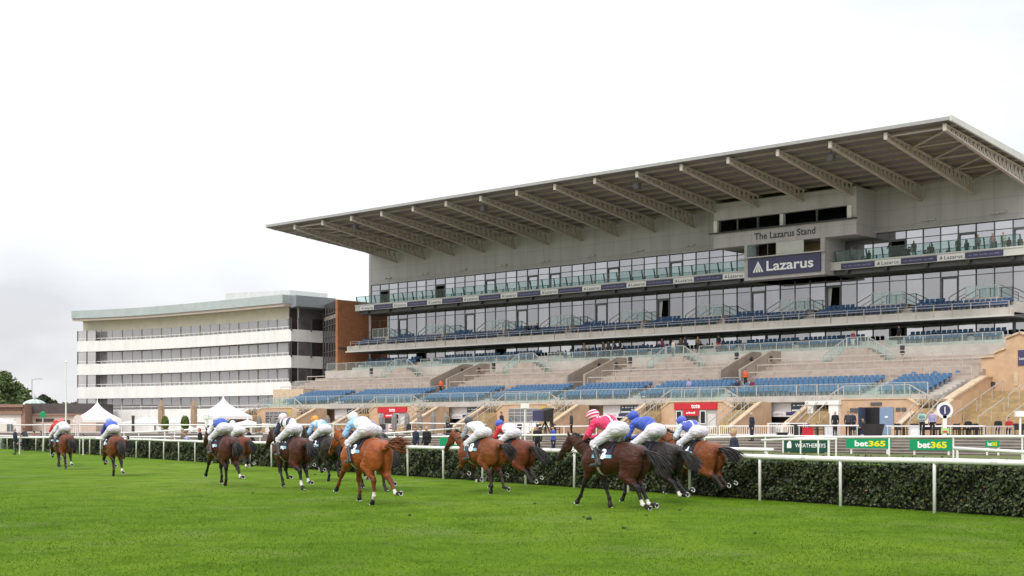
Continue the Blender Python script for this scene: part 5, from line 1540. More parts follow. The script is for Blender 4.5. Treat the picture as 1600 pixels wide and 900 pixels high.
# on the top balcony
for px, b, k, lb, t, l, hr in (
    (1391,15.6,'glass','person in black with raised binoculars standing left on the top balcony','black','black','dark'),
    (1416,15.6,'sit','person in black sitting low at the balcony glass','black','black','dark'),
    (1428,15.6,'stand','person in dark clothes standing at the balcony glass next to the low sitting one','black','charcoal','dark'),
    (1453,15.6,'sit','person in dark green sitting behind the top balcony glass','charcoal','charcoal','brown'),
    (1331,15.8,'stand','person in grey standing beside the commentary room on the top balcony','grey','charcoal','dark'),
    (1497,16.6,'stand','person in black at the open doorway of the top balcony','black','black','dark'),
    (1528,15.7,'stand','person in light grey jacket on the top balcony right of the doorway','grey','charcoal','brown'),
    (1551,15.7,'stand','person in pale pink top on the top balcony','pink','grey','fair'),
    (1568,15.7,'stand','person in tan top at the right end of the top balcony','cream','khaki','fair')):
    person(onstand(px,b,17.96), TOC, k, lb, t, l, hr, group='spectators on the top balcony')
for px, lb in ((825,'person in black seated at the front of the middle balcony'),(840,'person in black leaning back among the middle balcony seats')):
    person(onstand(px,14.9,12.85), TOC, 'sit', lb, 'black', 'black', 'dark', group='spectators on the middle balcony')
for px, b, k, lb, t, l, hr in (
    (872,16.8,'stand','person in grey at the dark doorway on the concourse','grey','black','dark'),
    (884,16.8,'stand','person in black at the right of the dark concourse doorway','black','black','dark'),
    (913,13.2,'stand','person in khaki standing apart on the concourse left','khaki','charcoal','brown'),
    (921,13.0,'sit','person in black sitting next to the khaki one','black','black','dark'),
    (943,13.0,'stand','person in brown jacket, left of a standing pair on the concourse','brown','black','dark'),
    (951,13.0,'stand','person in charcoal, right of a standing pair on the concourse','charcoal','black','dark'),
    (963,13.4,'lean','person in dark grey leaning on the concourse balustrade','charcoal','charcoal','dark'),
    (969,12.6,'stand','person in a long black coat on the concourse','black','black','dark'),
    (1035,12.6,'stand','person in red and maroon by the left side of the concourse landing','maroon','black','brown'),
    (1052,10.6,'stand','person in cream standing on the terrace landing','cream','grey','dark'),
    (1064,13.0,'stand','person in brown behind the terrace landing, left one of two','brown','black','dark'),
    (1071,13.0,'stand','person in navy behind the terrace landing, right one of two','navy','black','dark'),
    (1091,12.6,'lean','person in khaki leaning over the stair glass','khaki','charcoal','dark'),
    (1123,12.8,'stand','person in black standing with a red bag on the concourse','black','red','dark'),
    (1333,10.6,'stand','person in red jacket and white trousers on the right-hand landing','maroon','white','fair'),
    (1405,12.6,'stand','person all in black standing guard by the dark concourse opening','black','black','dark')):
    b = b if b < 11 or b > 16 else 13.9
    person(onstand(px,b,9.25 if b < 11 else (9.75 if b < 16 else 9.19)), TOC+rnd.uniform(-.5,.5), k, lb, t, l, hr, group='spectators on the concourse')
for px, lb in ((689,'steward in orange vest standing in the left stairway gap'),(1165,'steward in orange vest standing in the right stairway gap')):
    person(onstand(px,3.9,5.62), TOC, 'stand', lb, 'hivis', 'black', 'dark', group='stewards in orange vests')
for px, i, lb, t in ((1153,2,'spectator in navy sitting at the end of a blue seat row','navy'),(1176,2,'spectator in maroon sitting in the blue seats','maroon'),(1077,3,'spectator in purple sitting alone in the blue seats','lavender')):
    person(onstand(px,ROWS[i][0]-.05,ROWS[i][1]), TOC, 'sit', lb, t, 'black', 'dark', group='spectators in the lower seats')
for px, lb in ((1126,'commentator in black standing at the left commentary window'),(1186,'person in grey behind the second commentary window'),(1238,'camera person in black beside the white commentary panel'),(1276,'person in navy behind the fourth commentary window'),(1322,'person in charcoal at the right commentary window')):
    person(onstand(px,14.3,21.55), TOC, 'stand' if px != 1238 else 'glass', lb, {1126:'black',1186:'grey',1238:'black',1276:'navy',1322:'charcoal'}[px], 'black', 'dark', group='people in the commentary box')
for px, t, lb in ((900,'grey','person in grey standing alone among the concourse seats'),(985,'teal','person in teal jacket right of the concourse group'),(1010,'black','person in black by the low glazing, left of the landing'),(1105,'navy','person in navy at the dark glazing behind the stair glass'),(1113,'black','person in black at the concourse doorway right of the stair glass'),(752,'black','person in black on the left part of the concourse'),(700,'charcoal','person in charcoal near the left concourse doorway')):
    person(onstand(px,16.6,9.19), TOC+rnd.uniform(-.4,.4), 'stand', lb, t, 'black', 'dark', group='spectators on the concourse')
# on the apron and lawn
for px, Y, z, k, f, lb, t, l, hr in (
    (1175,86,.95,'stand',R(200),'man in navy suit with papers standing by the white picket barrier','navy','navy','silver'),
    (1305,100,APZ,'stand',R(250),'man in dark suit and white shirt by the white booth','black','black','silver'),
    (1325,100,APZ,'stand',R(260),'man in dark jacket by the blue doors','charcoal','black','brown'),
    (1332,102,APZ,'stand',R(240),'man in navy behind the one in the dark jacket','navy','black','dark'),
    (1441,92,APZ,'lean',R(250),'woman in teal and white top standing below the yellow steps','teal','black','fair'),
    (1457,92,APZ,'stand',R(230),'man in pale shirt and dark trousers next to the woman in teal','lavender','black','silver'),
    (1148,41,.0,'stand',R(160),'fair haired steward in navy jacket behind the hedge','navy','navy','fair'),
    (840,79,.15,'stand',R(250),'man in black standing behind the hedge with his back to the steps','black','black','dark'),
    (865,79,.15,'stand',R(200),'man in bright blue jacket and dark hat behind the hedge','blue','navy','dark'),
    (608,72,.0,'lean',R(190),'woman with long dark hair and pale sleeves behind the hedge','charcoal','black','dark'),
    (650,74,.1,'stand',R(220),'man in navy suit left of a pair behind the hedge','navy','navy','brown'),
    (658,76,.1,'stand',R(200),'person in grey between two dark suited men','grey','grey','brown'),
    (667,74,.1,'stand',R(240),'man in black suit right of a pair behind the hedge','black','black','silver'),
    (862,99,APZ,'stand',R(190),'camera operator beside the black television camera','khaki','charcoal','brown'),
    (893,104,APZ,'stand',R(190),'person in dark jacket seen above the dark horse head','charcoal','black','brown'),
    (784,104,APZ,'stand',R(210),'person in navy standing beside the glazed kiosk','navy','black','dark'),
    (700,108,APZ,'stand',R(210),'person in khaki behind the jockey in grey and white','khaki','black','brown'),
    (271,82,.0,'sit',R(200),'person in grey sitting left in the group behind the hedge','grey','navy','silver'),
    (286,86,.0,'stand',R(200),'man in khaki standing in the group behind the hedge','khaki','grey','silver'),
    (299,80,-.2,'lean',R(210),'person in lavender shirt bending behind the hedge','lavender','navy','brown'),
    (313,84,.0,'stand',R(180),'person in black with red hair behind the hedge','black','black','red'),
    (202,80,.0,'sit',R(160),'person in black crouching behind the running rail','black','black','dark'),
    (24,93,.0,'stand',R(200),'person in dark navy standing on the turf by the rail','navy','navy','silver'),
    (37,105,.0,'sit',R(200),'person in black sitting left behind the far rail','black','black','dark'),
    (42,108,.0,'lean',R(150),'person in grey leaning behind the far rail','charcoal','black','brown'),
    (66,110,.2,'sit',R(200),'person in navy seated near the pavilion wall','navy','navy','dark'),
    (55,112,.2,'sit',R(200),'person in red seated near the pavilion wall','red','red','dark'),
    (132,100,.0,'sit',R(200),'person in pale pink sitting between the first two racehorses','pink','grey','dark'),
    (396,88,.0,'lean',R(200),'person in black by the rail behind the third group','black','black','dark'),
    (1560,97,APZ,'sit',R(240),'person in dark jacket seated by the galvanised barrier','black','charcoal','brown'),
    (1577,97,APZ,'sit',R(240),'person in red seated by the galvanised barrier','red','black','dark'),
    (1513,102,APZ,'sit',R(250),'person in black seated at the dark patio tables','black','black','brown'),
    (1350,103,APZ,'sit',R(200),'person in charcoal seated in front of the blue doors','charcoal','black','dark')):
    person(at(px,Y,z), f, k, lb, t, l, hr, group='people standing behind the course')
# ------------------------------------------------------------------ racehorses and jockeys
def coat_mat(name, col, dark, gloss=.40):
    m, t, p = new_mat(name)
    p.inputs['Roughness'].default_value = gloss; p.inputs['Specular IOR Level'].default_value = .24
    p.inputs['Sheen Weight'].default_value = .0
    at_ = t.nodes.new('ShaderNodeAttribute'); at_.attribute_name = 'coat'
    sp = t.nodes.new('ShaderNodeSeparateColor'); t.links.new(at_.outputs['Color'], sp.inputs[0])
    c = t.nodes.new('ShaderNodeTexCoord'); mp = t.nodes.new('ShaderNodeMapping'); mp.inputs['Scale'].default_value = (1,1.5,1.6)
    n = t.nodes.new('ShaderNodeTexNoise'); n.inputs['Scale'].default_value = 3.2; n.inputs['Detail'].default_value = 5
    t.links.new(c.outputs['Object'], mp.inputs[0]); t.links.new(mp.outputs[0], n.inputs['Vector'])
    r = t.nodes.new('ShaderNodeValToRGB'); r.color_ramp.elements[0].position = .3; r.color_ramp.elements[1].position = .7
    r.color_ramp.elements[0].color = (*[x*.62 for x in col],1); r.color_ramp.elements[1].color = (*[x*1.18 for x in col],1)
    t.links.new(n.outputs[0], r.inputs[0])
    def mix(f, a, b):
        x = t.nodes.new('ShaderNodeMix'); x.data_type = 'RGBA'; t.links.new(f, x.inputs['Factor']); t.links.new(a, x.inputs['A'])
        x.inputs['B'].default_value = (*b,1); return x.outputs['Result']
    o = mix(sp.outputs[0], r.outputs[0], dark); o = mix(sp.outputs[1], o, (.62,.60,.56)); o = mix(sp.outputs[2], o, (.018,.015,.013))
    t.links.new(o, p.inputs['Base Color'])
    n2 = t.nodes.new('ShaderNodeTexNoise'); n2.inputs['Scale'].default_value = 60; n2.inputs['Detail'].default_value = 3
    mp2 = t.nodes.new('ShaderNodeMapping'); mp2.inputs['Scale'].default_value = (.25,1,1); t.links.new(c.outputs['Object'], mp2.inputs[0]); t.links.new(mp2.outputs[0], n2.inputs['Vector'])
    n3 = t.nodes.new('ShaderNodeTexNoise'); n3.inputs['Scale'].default_value = 9; n3.inputs['Detail'].default_value = 2; t.links.new(mp.outputs[0], n3.inputs['Vector'])
    ad = t.nodes.new('ShaderNodeMath'); ad.operation = 'MULTIPLY_ADD'; ad.inputs[1].default_value = 3.0; t.links.new(n3.outputs[0], ad.inputs[0]); t.links.new(n2.outputs[0], ad.inputs[2])
    b = t.nodes.new('ShaderNodeBump'); b.inputs['Strength'].default_value = .5; b.inputs['Distance'].default_value = .016; t.links.new(ad.outputs[0], b.inputs['Height']); t.links.new(b.outputs[0], p.inputs['Normal'])
    return m
COATS = {
 'bay': (coat_mat('bay_coat', (.150,.040,.017), (.018,.013,.011)), MAT('black_hair',(.014,.011,.010),.4,var=.3,scale=8)),
 'bright_bay': (coat_mat('bright_bay_coat', (.205,.060,.021), (.03,.018,.013)), MAT('black_hair_b',(.016,.012,.010),.4,var=.3,scale=8)),
 'chestnut': (coat_mat('chestnut_coat', (.32,.082,.022), (.14,.035,.011)), MAT('chestnut_hair',(.24,.078,.028),.45,var=.25,scale=8)),
 'dark_bay': (coat_mat('dark_bay_coat', (.068,.019,.012), (.012,.010,.009)), MAT('black_hair_c',(.013,.011,.010),.4,var=.3,scale=8)),
 'brown': (coat_mat('dark_brown_coat', (.060,.019,.012), (.012,.010,.010)), MAT('black_hair_d',(.013,.011,.011),.4,var=.3,scale=8)),
 'black': (coat_mat('black_coat', (.022,.016,.015), (.010,.009,.009)), MAT('black_hair_e',(.012,.010,.010),.4,var=.3,scale=8)),
}
M_['tack'] = MAT('dark_leather', (.025,.018,.014), .4, var=.1); M_['shoe'] = MAT('bright_horseshoe', (.62,.62,.60), .3, metal=.3, var=.05)
M_['hoof'] = MAT('hoof_horn', (.035,.028,.024), .5, var=.2)
M_['cloth_navy'] = MAT('navy_number_cloth', (.018,.022,.05), .7, var=.1, scale=8); M_['cloth_sky'] = MAT('pale_blue_panel', (.25,.48,.62), .7, var=.1); M_['cloth_white'] = MAT('white_panel_cloth', (.72,.74,.76), .7, var=.06)
M_['girth'] = MAT('white_girth', (.55,.53,.5), .7, var=.1)

# leg angles from straight down, forward positive: front (forearm, cannon, pastern), hind (thigh, gaskin, cannon, pastern)
POSES = {
 'push':  dict(f=((30,22,38),(-14,-24,-12)), h=((-2,-52,-22,-72),(6,-44,-30,-86))),
 'reach': dict(f=((46,34,40),(10,-14,10)),   h=((26,-40,-2,28),(-14,-56,-40,-95))),
 'gather':dict(f=((36,-58,-120),(8,-40,-112)), h=((30,-44,-14,18),(10,-50,-24,-76))),
 'land':  dict(f=((24,8,30),(38,-46,-105)),  h=((0,-58,-40,-100),(12,-50,-52,-118))),
 'drive': dict(f=((-6,-30,-22),(24,-30,-100)), h=((2,-52,-14,-40),(22,-46,-26,-86))),
 'fly':   dict(f=((40,26,30),(24,2,20)),     h=((-10,-66,-50,-108),(-4,-56,-62,-122))),
}
def dv(a, L): a = R(a); return np.array([math.sin(a)*L, 0, -math.cos(a)*L])
def horse(pose, coat, socks=(), number=None, numlab=None, tail=(.55,-.25), lift=0., neck=0., seed=1, res=.017, blinkers=False):
    ps = POSES[pose]; P = []; legs = []; rs = np.random.RandomState(seed)
    def c(p, q, r0, r1, k=.05, sy=1.): P.append(('c', tuple(p), tuple(q), r0, r1, k, sy))
    def e(ct, rad, k=.06, ry=0.): P.append(('e', ct, rad, k, ry))
    # trunk
    c((.46,0,1.20),(.12,0,1.18),.29,.315,.1,.86); c((.12,0,1.18),(-.34,0,1.26),.315,.265,.1,.88)
    c((.40,0,1.44),(.22,0,1.47),.105,.09,.1); c((.22,0,1.44),(-.45,0,1.43),.11,.13,.1)
    c((.66,0,1.15),(.52,0,1.12),.19,.22,.08,.95)
    for s in (-1,1):
        e((.52,s*.17,1.17),(.20,.12,.31),.08,R(-20)); e((-.62,s*.135,1.25),(.32,.175,.29),.08,R(10)); e((-.76,s*.13,1.08),(.16,.13,.26),.07,R(-8))
    c((-.45,0,1.42),(-.80,0,1.36),.15,.12,.09); c((-.82,0,1.37),(-.98,0,1.33),.055,.045,.05)
    c((-.22,0,1.10),(-.50,0,1.16),.19,.15,.08,.8)
    # neck and head
    nb = np.array([.60,0,1.33]); poll = np.array([1.27,0,1.64+neck]); mid = (nb+poll)/2+np.array([.0,0,.015])
    c(nb-[.06,0,.02],mid,.235,.165,.09,.58); c(mid,poll-[.03,0,.02],.165,.105,.07,.60)
    hd = np.array([.62,0,-.70]); hd /= np.linalg.norm(hd); fw = np.array([.70,0,.62]); fw /= np.linalg.norm(fw)
    jaw = poll+hd*.20-fw*.055; muz = poll+hd*.58
    c(poll,poll+hd*.22,.105,.095,.05,.80); c(poll+hd*.18,muz,.092,.064,.04,.84); e(tuple(jaw),(.12,.074,.125),.05,R(-40))
    c(muz-hd*.04,muz+hd*.02-fw*.02,.056,.052,.03,.9); c(muz-fw*.06-hd*.02,muz-fw*.055-hd*.08,.032,.035,.03)
    for s in (-1,1):
        e(tuple(poll+hd*.17+fw*.045+np.array([0,s*.062,0])),(.03,.018,.03),.02)       # brow
        e(tuple(muz+hd*.03+fw*.012+np.array([0,s*.036,0])),(.022,.016,.022),.015)     # nostril
        b_ = poll+np.array([-.02,s*.055,.05]); c(b_,b_+np.array([.03,s*.025,.075]),.034,.028,.02,.7); c(b_+np.array([.03,s*.025,.07]),b_+np.array([.05,s*.022,.15]),.028,.007,.015,.7)
    dark = []; white = []; hoofs = []
    for i, s in enumerate((1,-1)):
        a1, a2, a3 = ps['f'][i]; y = s*.15
        E = np.array([.47+.10*math.sin(R(a1)),y,.98]); c((.60,y,1.14),E,.13,.105,.08)
        K = E+dv(a1,.40); Fk = K+dv(a2,.285); Hh = Fk+dv(a3,.105); Ho = Hh+dv(a3*.9,.075)
        c(E,K,.098,.052,.06); c(E+dv(a1,.06)+[.02,0,0],E+dv(a1,.2),.085,.062,.05); c(K+[0,0,.02],K-[0,0,.02],.055,.052,.03); c(K,Fk,.040,.035,.03); c(Fk,Fk+dv(a3,.02),.046,.042,.025); c(Fk,Hh,.037,.040,.02); c(Hh,Ho,.043,.060,.012)
        legs.append((K,Fk,Hh,Ho)); hoofs.append((Ho,dv(a3*.9,1))); dark.append((E+dv(a1,.28),K)); dark.append((K,Fk)); dark.append((Fk,Ho))
        if ('f%d' % i) in socks: white.append((Fk,Hh))
    for i, s in enumerate((1,-1)):
        a0, a1, a2, a3 = ps['h'][i]; y = s*.145
        Hp = np.array([-.60,y,1.20]); St = Hp+dv(a0+18,.36); St[1] = s*.175; Hk = St+dv(a1,.44); Hk[1] = s*.13; Fk = Hk+dv(a2,.37); Hh = Fk+dv(a3,.105); Ho = Hh+dv(a3*.95,.075)
        c(Hp,St,.19,.135,.08,.85); c(Hp+[-.13,0,-.05],St*.45+Hk*.55,.14,.075,.08,.9); c(St,Hk,.125,.056,.06); hb = Hk+dv(a1,.02)-dv(a2-90,.0); c(Hk+dv(a2+180,.05)+[-.025,0,.02],Hk,.034,.05,.03); c(Hk,Hk+dv(a2,.06),.058,.05,.03)
        c(Hk,Fk,.047,.038,.03); c(Fk,Fk+dv(a3,.02),.048,.044,.025); c(Fk,Hh,.039,.041,.02); c(Hh,Ho,.043,.060,.012)
        legs.append((Hk,Fk,Hh,Ho)); hoofs.append((Ho,dv(a3*.95,1))); dark.append((Hk+dv(a1+180,.08),Hk)); dark.append((Hk,Fk)); dark.append((Fk,Ho))
        if ('h%d' % i) in socks: white.append((Fk-dv(a2,.05),Hh))
    Fd, lo, h = field(P, res); V, Q = nets(Fd, lo, h); fl = (Fd, lo, h)
    def segd(p, q):
        d = q-p; t = np.clip(((V-p)@d)/(d@d), 0, 1); return np.linalg.norm(V-p-t[:,None]*d, axis=1)
    ss = lambda x, a_, b_: (lambda t: t*t*(3-2*t))(np.clip((x-a_)/(b_-a_), 0, 1))
    col = np.zeros((len(V),4), np.float32); col[:,3] = 1
    for p, q in dark: col[:,0] = np.maximum(col[:,0], 1-ss(segd(p,q),.062,.12))
    for p, q in white: col[:,1] = np.maximum(col[:,1], 1-ss(segd(p,q),.055,.075))
    col[:,0] = np.maximum(col[:,0], .85*(1-ss(np.linalg.norm(V-(muz+hd*.0), axis=1),.09,.19)))
    for Ho, d in hoofs: col[:,2] = np.maximum(col[:,2], 1-ss(segd(Ho-d*.055,Ho+d*.05),.062,.074)); 
    for s in (-1,1): col[:,2] = np.maximum(col[:,2], 1-ss(np.linalg.norm(V-(poll+hd*.185+fw*.03+np.array([0,s*.07,0])), axis=1),.02,.03))
    zmin = V[:,2].min()
    root = empty('racehorse')
    cm, hm = COATS[coat]
    body = np_mesh('body', V-[0,0,zmin], Q, cm, root, smooth=True)
    ca = body.data.color_attributes.new('coat', 'FLOAT_COLOR', 'POINT'); ca.data.foreach_set('color', col.ravel())
    O = np.array([0,0,zmin])
    # hair
    def strands(name, roots, dirs, lens, droop, rad, mat, sway=.1):
        m = MB()
        for p, d, L in zip(roots, dirs, lens):
            pts = []; q = np.array(p, float); dd = np.array(d, float); dd /= np.linalg.norm(dd); n = 7
            wv = rs.normal(size=3)*sway
            for i in range(n+1):
                pts.append(tuple(q-O)); dd = dd+np.array([0,0,-droop/n])+wv/n*(1 if i < 4 else -.8); dd /= np.linalg.norm(dd); q = q+dd*L/n
            m.tube(pts, [rad*(.7+.6*math.sin(min(1,i/n*1.2)*3.0)) if i < n else rad*.15 for i in range(n+1)], 4, caps=False)
        return m.build(name, mat, root, smooth=True)
    nT = 230; tr = []; td = []; tl = []
    lift_t, swing = tail
    for i in range(nT):
        f = rs.rand(); tr.append((-.86-.10*f, rs.normal()*.016, 1.365-.035*f+rs.normal()*.015))
        td.append((-1, swing*.3+rs.normal()*.075, lift_t*.6+rs.normal()*.085)); tl.append(.74*(.66+.5*rs.rand()))
    strands('tail', tr, td, tl, 1.25-lift_t*.9, .0105, hm, .24)
    q = np.array([-.90,0,1.35]); dd = np.array([-1, swing*.3, lift_t*.6]); dd /= np.linalg.norm(dd); cp = []
    for i_ in range(8): cp.append(tuple(q-O)); dd = dd+np.array([0,0,-(1.25-lift_t*.9)/7]); dd /= np.linalg.norm(dd); q = q+dd*.60/7
    m = MB(); m.tube(cp, [.038,.046,.055,.06,.056,.045,.03,.008], 8); m.build('tail_core', hm, root, smooth=True)
    mr = []; md = []; ml = []
    for i in range(70):
        t = rs.rand(); p = nb*(1-t)+(poll+[.02,0,0])*t; mm_ = march(fl, p, np.array([-.38,0,.92])) 
        mr.append(mm_); md.append((-.75, .35*rs.normal(), .55)); ml.append(.10+.10*rs.rand())
    strands('mane', mr, md, ml, 1.3, .008, hm, .3)
    # shoes: pale rings round the soles
    for Ho, d in hoofs:
        u = np.array([0,1.,0]); v = np.cross(d,u); v /= np.linalg.norm(v); ct = Ho+d*.052-O
        m = MB(); ring = [tuple(ct+(u*math.cos(t)+v*math.sin(t))*.052) for t in [2*math.pi*k/18 for k in range(16)]]
        m.tube(ring, .0125, 6); m.build('horseshoe', M_['shoe'], root, smooth=True)
    # number cloth, saddle and girth follow the body surface
    def wrap(name, x0, x1, f0, f1, nx, nf, lev, mats, mfun=None, ax=(0,1.24)):
        xs = np.linspace(x0,x1,nx); fs_ = np.linspace(f0,f1,nf)
        X, Fi = np.meshgrid(xs, fs_, indexing='ij')
        org = np.stack([X, X*0, X*0+ax[1]], -1); dr = np.stack([X*0, np.sin(Fi), np.cos(Fi)], -1)
        A = march(fl, org, dr, lev)+dr*.006*np.sin(X*40+Fi*5)[...,None]*0; B = march(fl, org, dr, .002)
        Vv = np.concatenate([A.reshape(-1,3), B.reshape(-1,3)])-O; n0 = nx*nf; q = []; mi = []
        for i in range(nx-1):
            for j in range(nf-1):
                q.append((i*nf+j,i*nf+j+1,(i+1)*nf+j+1,(i+1)*nf+j)); mi.append(mfun(xs[i],fs_[j]) if mfun else 0)
        for i in range(nx-1):
            for j in (0,nf-1): q.append((i*nf+j,(i+1)*nf+j,n0+(i+1)*nf+j,n0+i*nf+j)); mi.append(0)
        for j in range(nf-1):
            for i in (0,nx-1): q.append((i*nf+j,i*nf+j+1,n0+i*nf+j+1,n0+i*nf+j)); mi.append(0)
        return np_mesh(name, Vv, np.array(q), mats, root, smooth=True, mi=mi)
    fm = R(92)
    clo = wrap('number_cloth', -.20,.36,-fm,fm,24,48,.014,[M_['cloth_navy'],M_['cloth_sky'],M_['cloth_white']], lambda x,f: 0 if abs(f) < R(74) else (2 if -.06 < x < .12 else 1) )
    wrap('saddle', -.10,.30,-R(48),R(48),14,26,.032,[M_['tack']])
    wrap('girth', .16,.25,R(40),R(320),4,60,.012,[M_['girth']])
    if number:
        co, fs_ = text_mesh(number, height=.24, bold=.035)
        if co[:,0].max()-co[:,0].min() > .30: co[:,0] *= .30/(co[:,0].max()-co[:,0].min())
        for s in (1,-1):
            pts = np.stack([.02-co[:,0]*s, co[:,0]*0, 1.32+co[:,1]*.95], -1); dr = np.tile(np.array([0,s,0.]),(len(pts),1))
            hit = march(fl, pts, dr, .021, .5)-O
            me = bpy.data.meshes.new('lettering'); me.from_pydata([tuple(p) for p in hit], [], fs_ if s > 0 else [f[::-1] for f in fs_]); link('lettering', me, clo, [M_['letter']])
    # bridle
    m = MB()
    def band(t, rx, ry, th, sh=0.):
        ct = poll+hd*t-fw*.012-O; m.tube([tuple(ct+fw*rx*math.cos(a_)+np.array([0,ry*math.sin(a_),0])+hd*sh*math.cos(a_)) for a_ in [2*math.pi*k/16 for k in range(17)]], th, 5, caps=False)
    band(.40,.085,.066,.011,.02); band(.06,.12,.098,.011,-.03)
    for s in (-1,1):
        m.tube([tuple(poll+hd*.03+np.array([0,s*.085,0])-O),tuple(poll+hd*.22+np.array([0,s*.083,0])-fw*.02-O),tuple(muz-hd*.08+np.array([0,s*.062,0])-fw*.02-O)], .009, 5)
        m.tube([tuple(muz-hd*.07+np.array([0,s*.064,0])-fw*.035-O),tuple(np.array([1.08,s*.16,1.50+neck*.5])-O),tuple(np.array([.76,s*.085,1.61])-O)], .008, 5)
    m.build('bridle', M_['tack'], root)
    root['zmin'] = float(zmin)
    return root, O

# -- jockey, in the horse's own axes
JQ = {}
def jockey_meshes(kind):
    if kind in JQ: return JQ[kind]
    up = {'low':0.,'mid':.03,'high':.05}[kind]; bk = {'low':0.,'mid':-.02,'high':-.03}[kind]
    hip = np.array([-.13+bk,0,1.80]); sh = np.array([.35,0,1.95+up]); hd = np.array([.56,0,2.06+up*1.3])
    def limb(L, p, q, r0, r1, k=.03, sy=1.): L.append(('c',tuple(p),tuple(q),r0,r1,k,sy))
    T, Br, Hm, Bd = [], [], [], []; SS = {1: [], -1: []}; BB = {1: [], -1: []}
    mid = (hip+sh)/2+[0,0,.065]
    limb(T,hip+[.07,0,.04],mid,.125,.150,.06,1.12); limb(T,mid,sh-[.02,0,.0],.150,.125,.06,1.3); limb(T,mid-[.02,0,.06],sh-[.05,0,.05],.11,.10,.06,1.2)
    for s in (-1,1): limb(T,sh+[0,s*.08,.0],sh+[.0,s*.16,-.02],.085,.085,.05)
    limb(T,sh+[.03,0,.02],sh+[.08,0,.05],.075,.065,.04)
    limb(Bd,sh,hd-[.04,0,.02],.06,.055,.03); Bd.append(('e',tuple(hd+[.0,0,-.01]),(.105,.078,.115),.02,R(25)))
    limb(Bd,hd+[.085,0,-.03],hd+[.112,0,-.065],.013,.016,.012); limb(Bd,hd+[.05,0,-.085],hd+[.075,0,-.095],.03,.026,.02)
    for s in (-1,1): Bd.append(('e',tuple(hd+[-.005,s*.078,-.03]),(.02,.012,.03),.01)); Bd.append(('e',tuple(hd+[.075,s*.03,-.02]),(.012,.014,.010),.006))
    Hm.append(('e',tuple(hd+[-.015,0,.035]),(.142,.115,.118),.02,R(20))); limb(Hm,hd+[.11,-.06,.03],hd+[.11,.06,.03],.012,.012,.03); limb(Hm,hd+[.10,0,.04],hd+[.165,0,.012],.035,.018,.03,2.0)
    for s in (-1,1):
        S_, Bo = SS[s], BB[s]
        shp = sh+[.0,s*.18,-.02]; el = np.array([.44,s*.26,1.70+up*.4]); ha = np.array([.70,s*.085,1.615])
        limb(S_,shp,el,.078,.064,.05); limb(S_,el,el*.12+ha*.88,.064,.044,.04)
        limb(Bd,shp,el,.045,.04,.03); limb(Bd,el,ha,.038,.028,.02)
        d = (ha-el)/np.linalg.norm(ha-el); tip = ha+d*.075; limb(Bd,ha,tip,.030,.033,.012)
        for f in range(4):
            b_ = tip+np.array([0,0,.020*(1.5-f)])+np.array([0,s*.012,0]); k1 = b_+d*.034+np.array([.0,-s*.012,0]); L_ = (.034,.040,.036,.028)[f]
            limb(Bd,b_,k1,.0115,.0105,.005); limb(Bd,k1,k1+np.array([-.4,-s*.9,-.1])*L_,.0105,.009,.004)
        limb(Bd,ha+d*.03,ha+d*.065+np.array([.0,-s*.03,.030]),.014,.011,.008)
        hp = hip+[0,s*.095,0]; kn = np.array([.27+bk,s*.28,1.50]); an = np.array([.10,s*.335,1.13])
        limb(Br,hp+[-.05,s*.01,.0],hp+[.03,0,-.01],.138,.13,.06); limb(Br,hp,kn,.125,.080,.06); limb(Br,kn,kn*.72+an*.28,.076,.062,.04)
        limb(Bo,kn*.78+an*.22,an,.066,.046,.03); limb(Bo,an,an+[.0,0,-.04],.046,.045,.03); limb(Bo,an+[-.04,0,-.045],an+[.17,s*.02,-.06],.042,.035,.03)
    limb(Br,hip+[-.05,0,.02],hip+[.12,0,.06],.14,.13,.06,1.1)
    limb(Bd,hip,sh,.08,.09,.05); 
    r_ = {}
    for nm, L, h in (('body',Bd,.009),('silks',T,.015),('sleeve',SS[1],.013),('sleeve ',SS[-1],.013),('breeches',Br,.015),('boot',BB[1],.013),('boot ',BB[-1],.013),('helmet',Hm,.012)):
        Fd, lo, hh = field(L, h); V, Q = nets(Fd, lo, hh)
        if nm.strip() in ('silks','sleeve','breeches'):
            e_ = .012; n_ = np.stack([samp((Fd,lo,hh), V+np.eye(3)[k]*e_)-samp((Fd,lo,hh), V-np.eye(3)[k]*e_) for k in range(3)], 1)
            n_ /= np.linalg.norm(n_, axis=1, keepdims=True)+1e-9
            x, y, z = V.T
            if nm == 'breeches': f_ = np.sin(46*x+28*z+5*np.sin(17*y)+3*np.sin(21*z))*.6+np.sin(83*z-31*x+7*np.sin(23*y))*.4
            elif nm == 'silks': f_ = np.sin(52*x-18*z+6*np.sin(15*y)+2.5*np.sin(19*x))*.6+np.sin(34*y+61*z+4*np.sin(27*x))*.5
            else: f_ = np.sin(75*z+22*x+4*np.sin(31*y))*.7+np.sin(58*x-40*z)*.4
            V = V+n_*(np.abs(f_)[:,None]**.8*np.sign(f_)[:,None])*{'breeches':.0055,'silks':.0075}.get(nm, .006)
        r_[nm] = (V, Q)
    JQ[kind] = r_
    r_['_hd'] = hd
    return r_
JM = {}
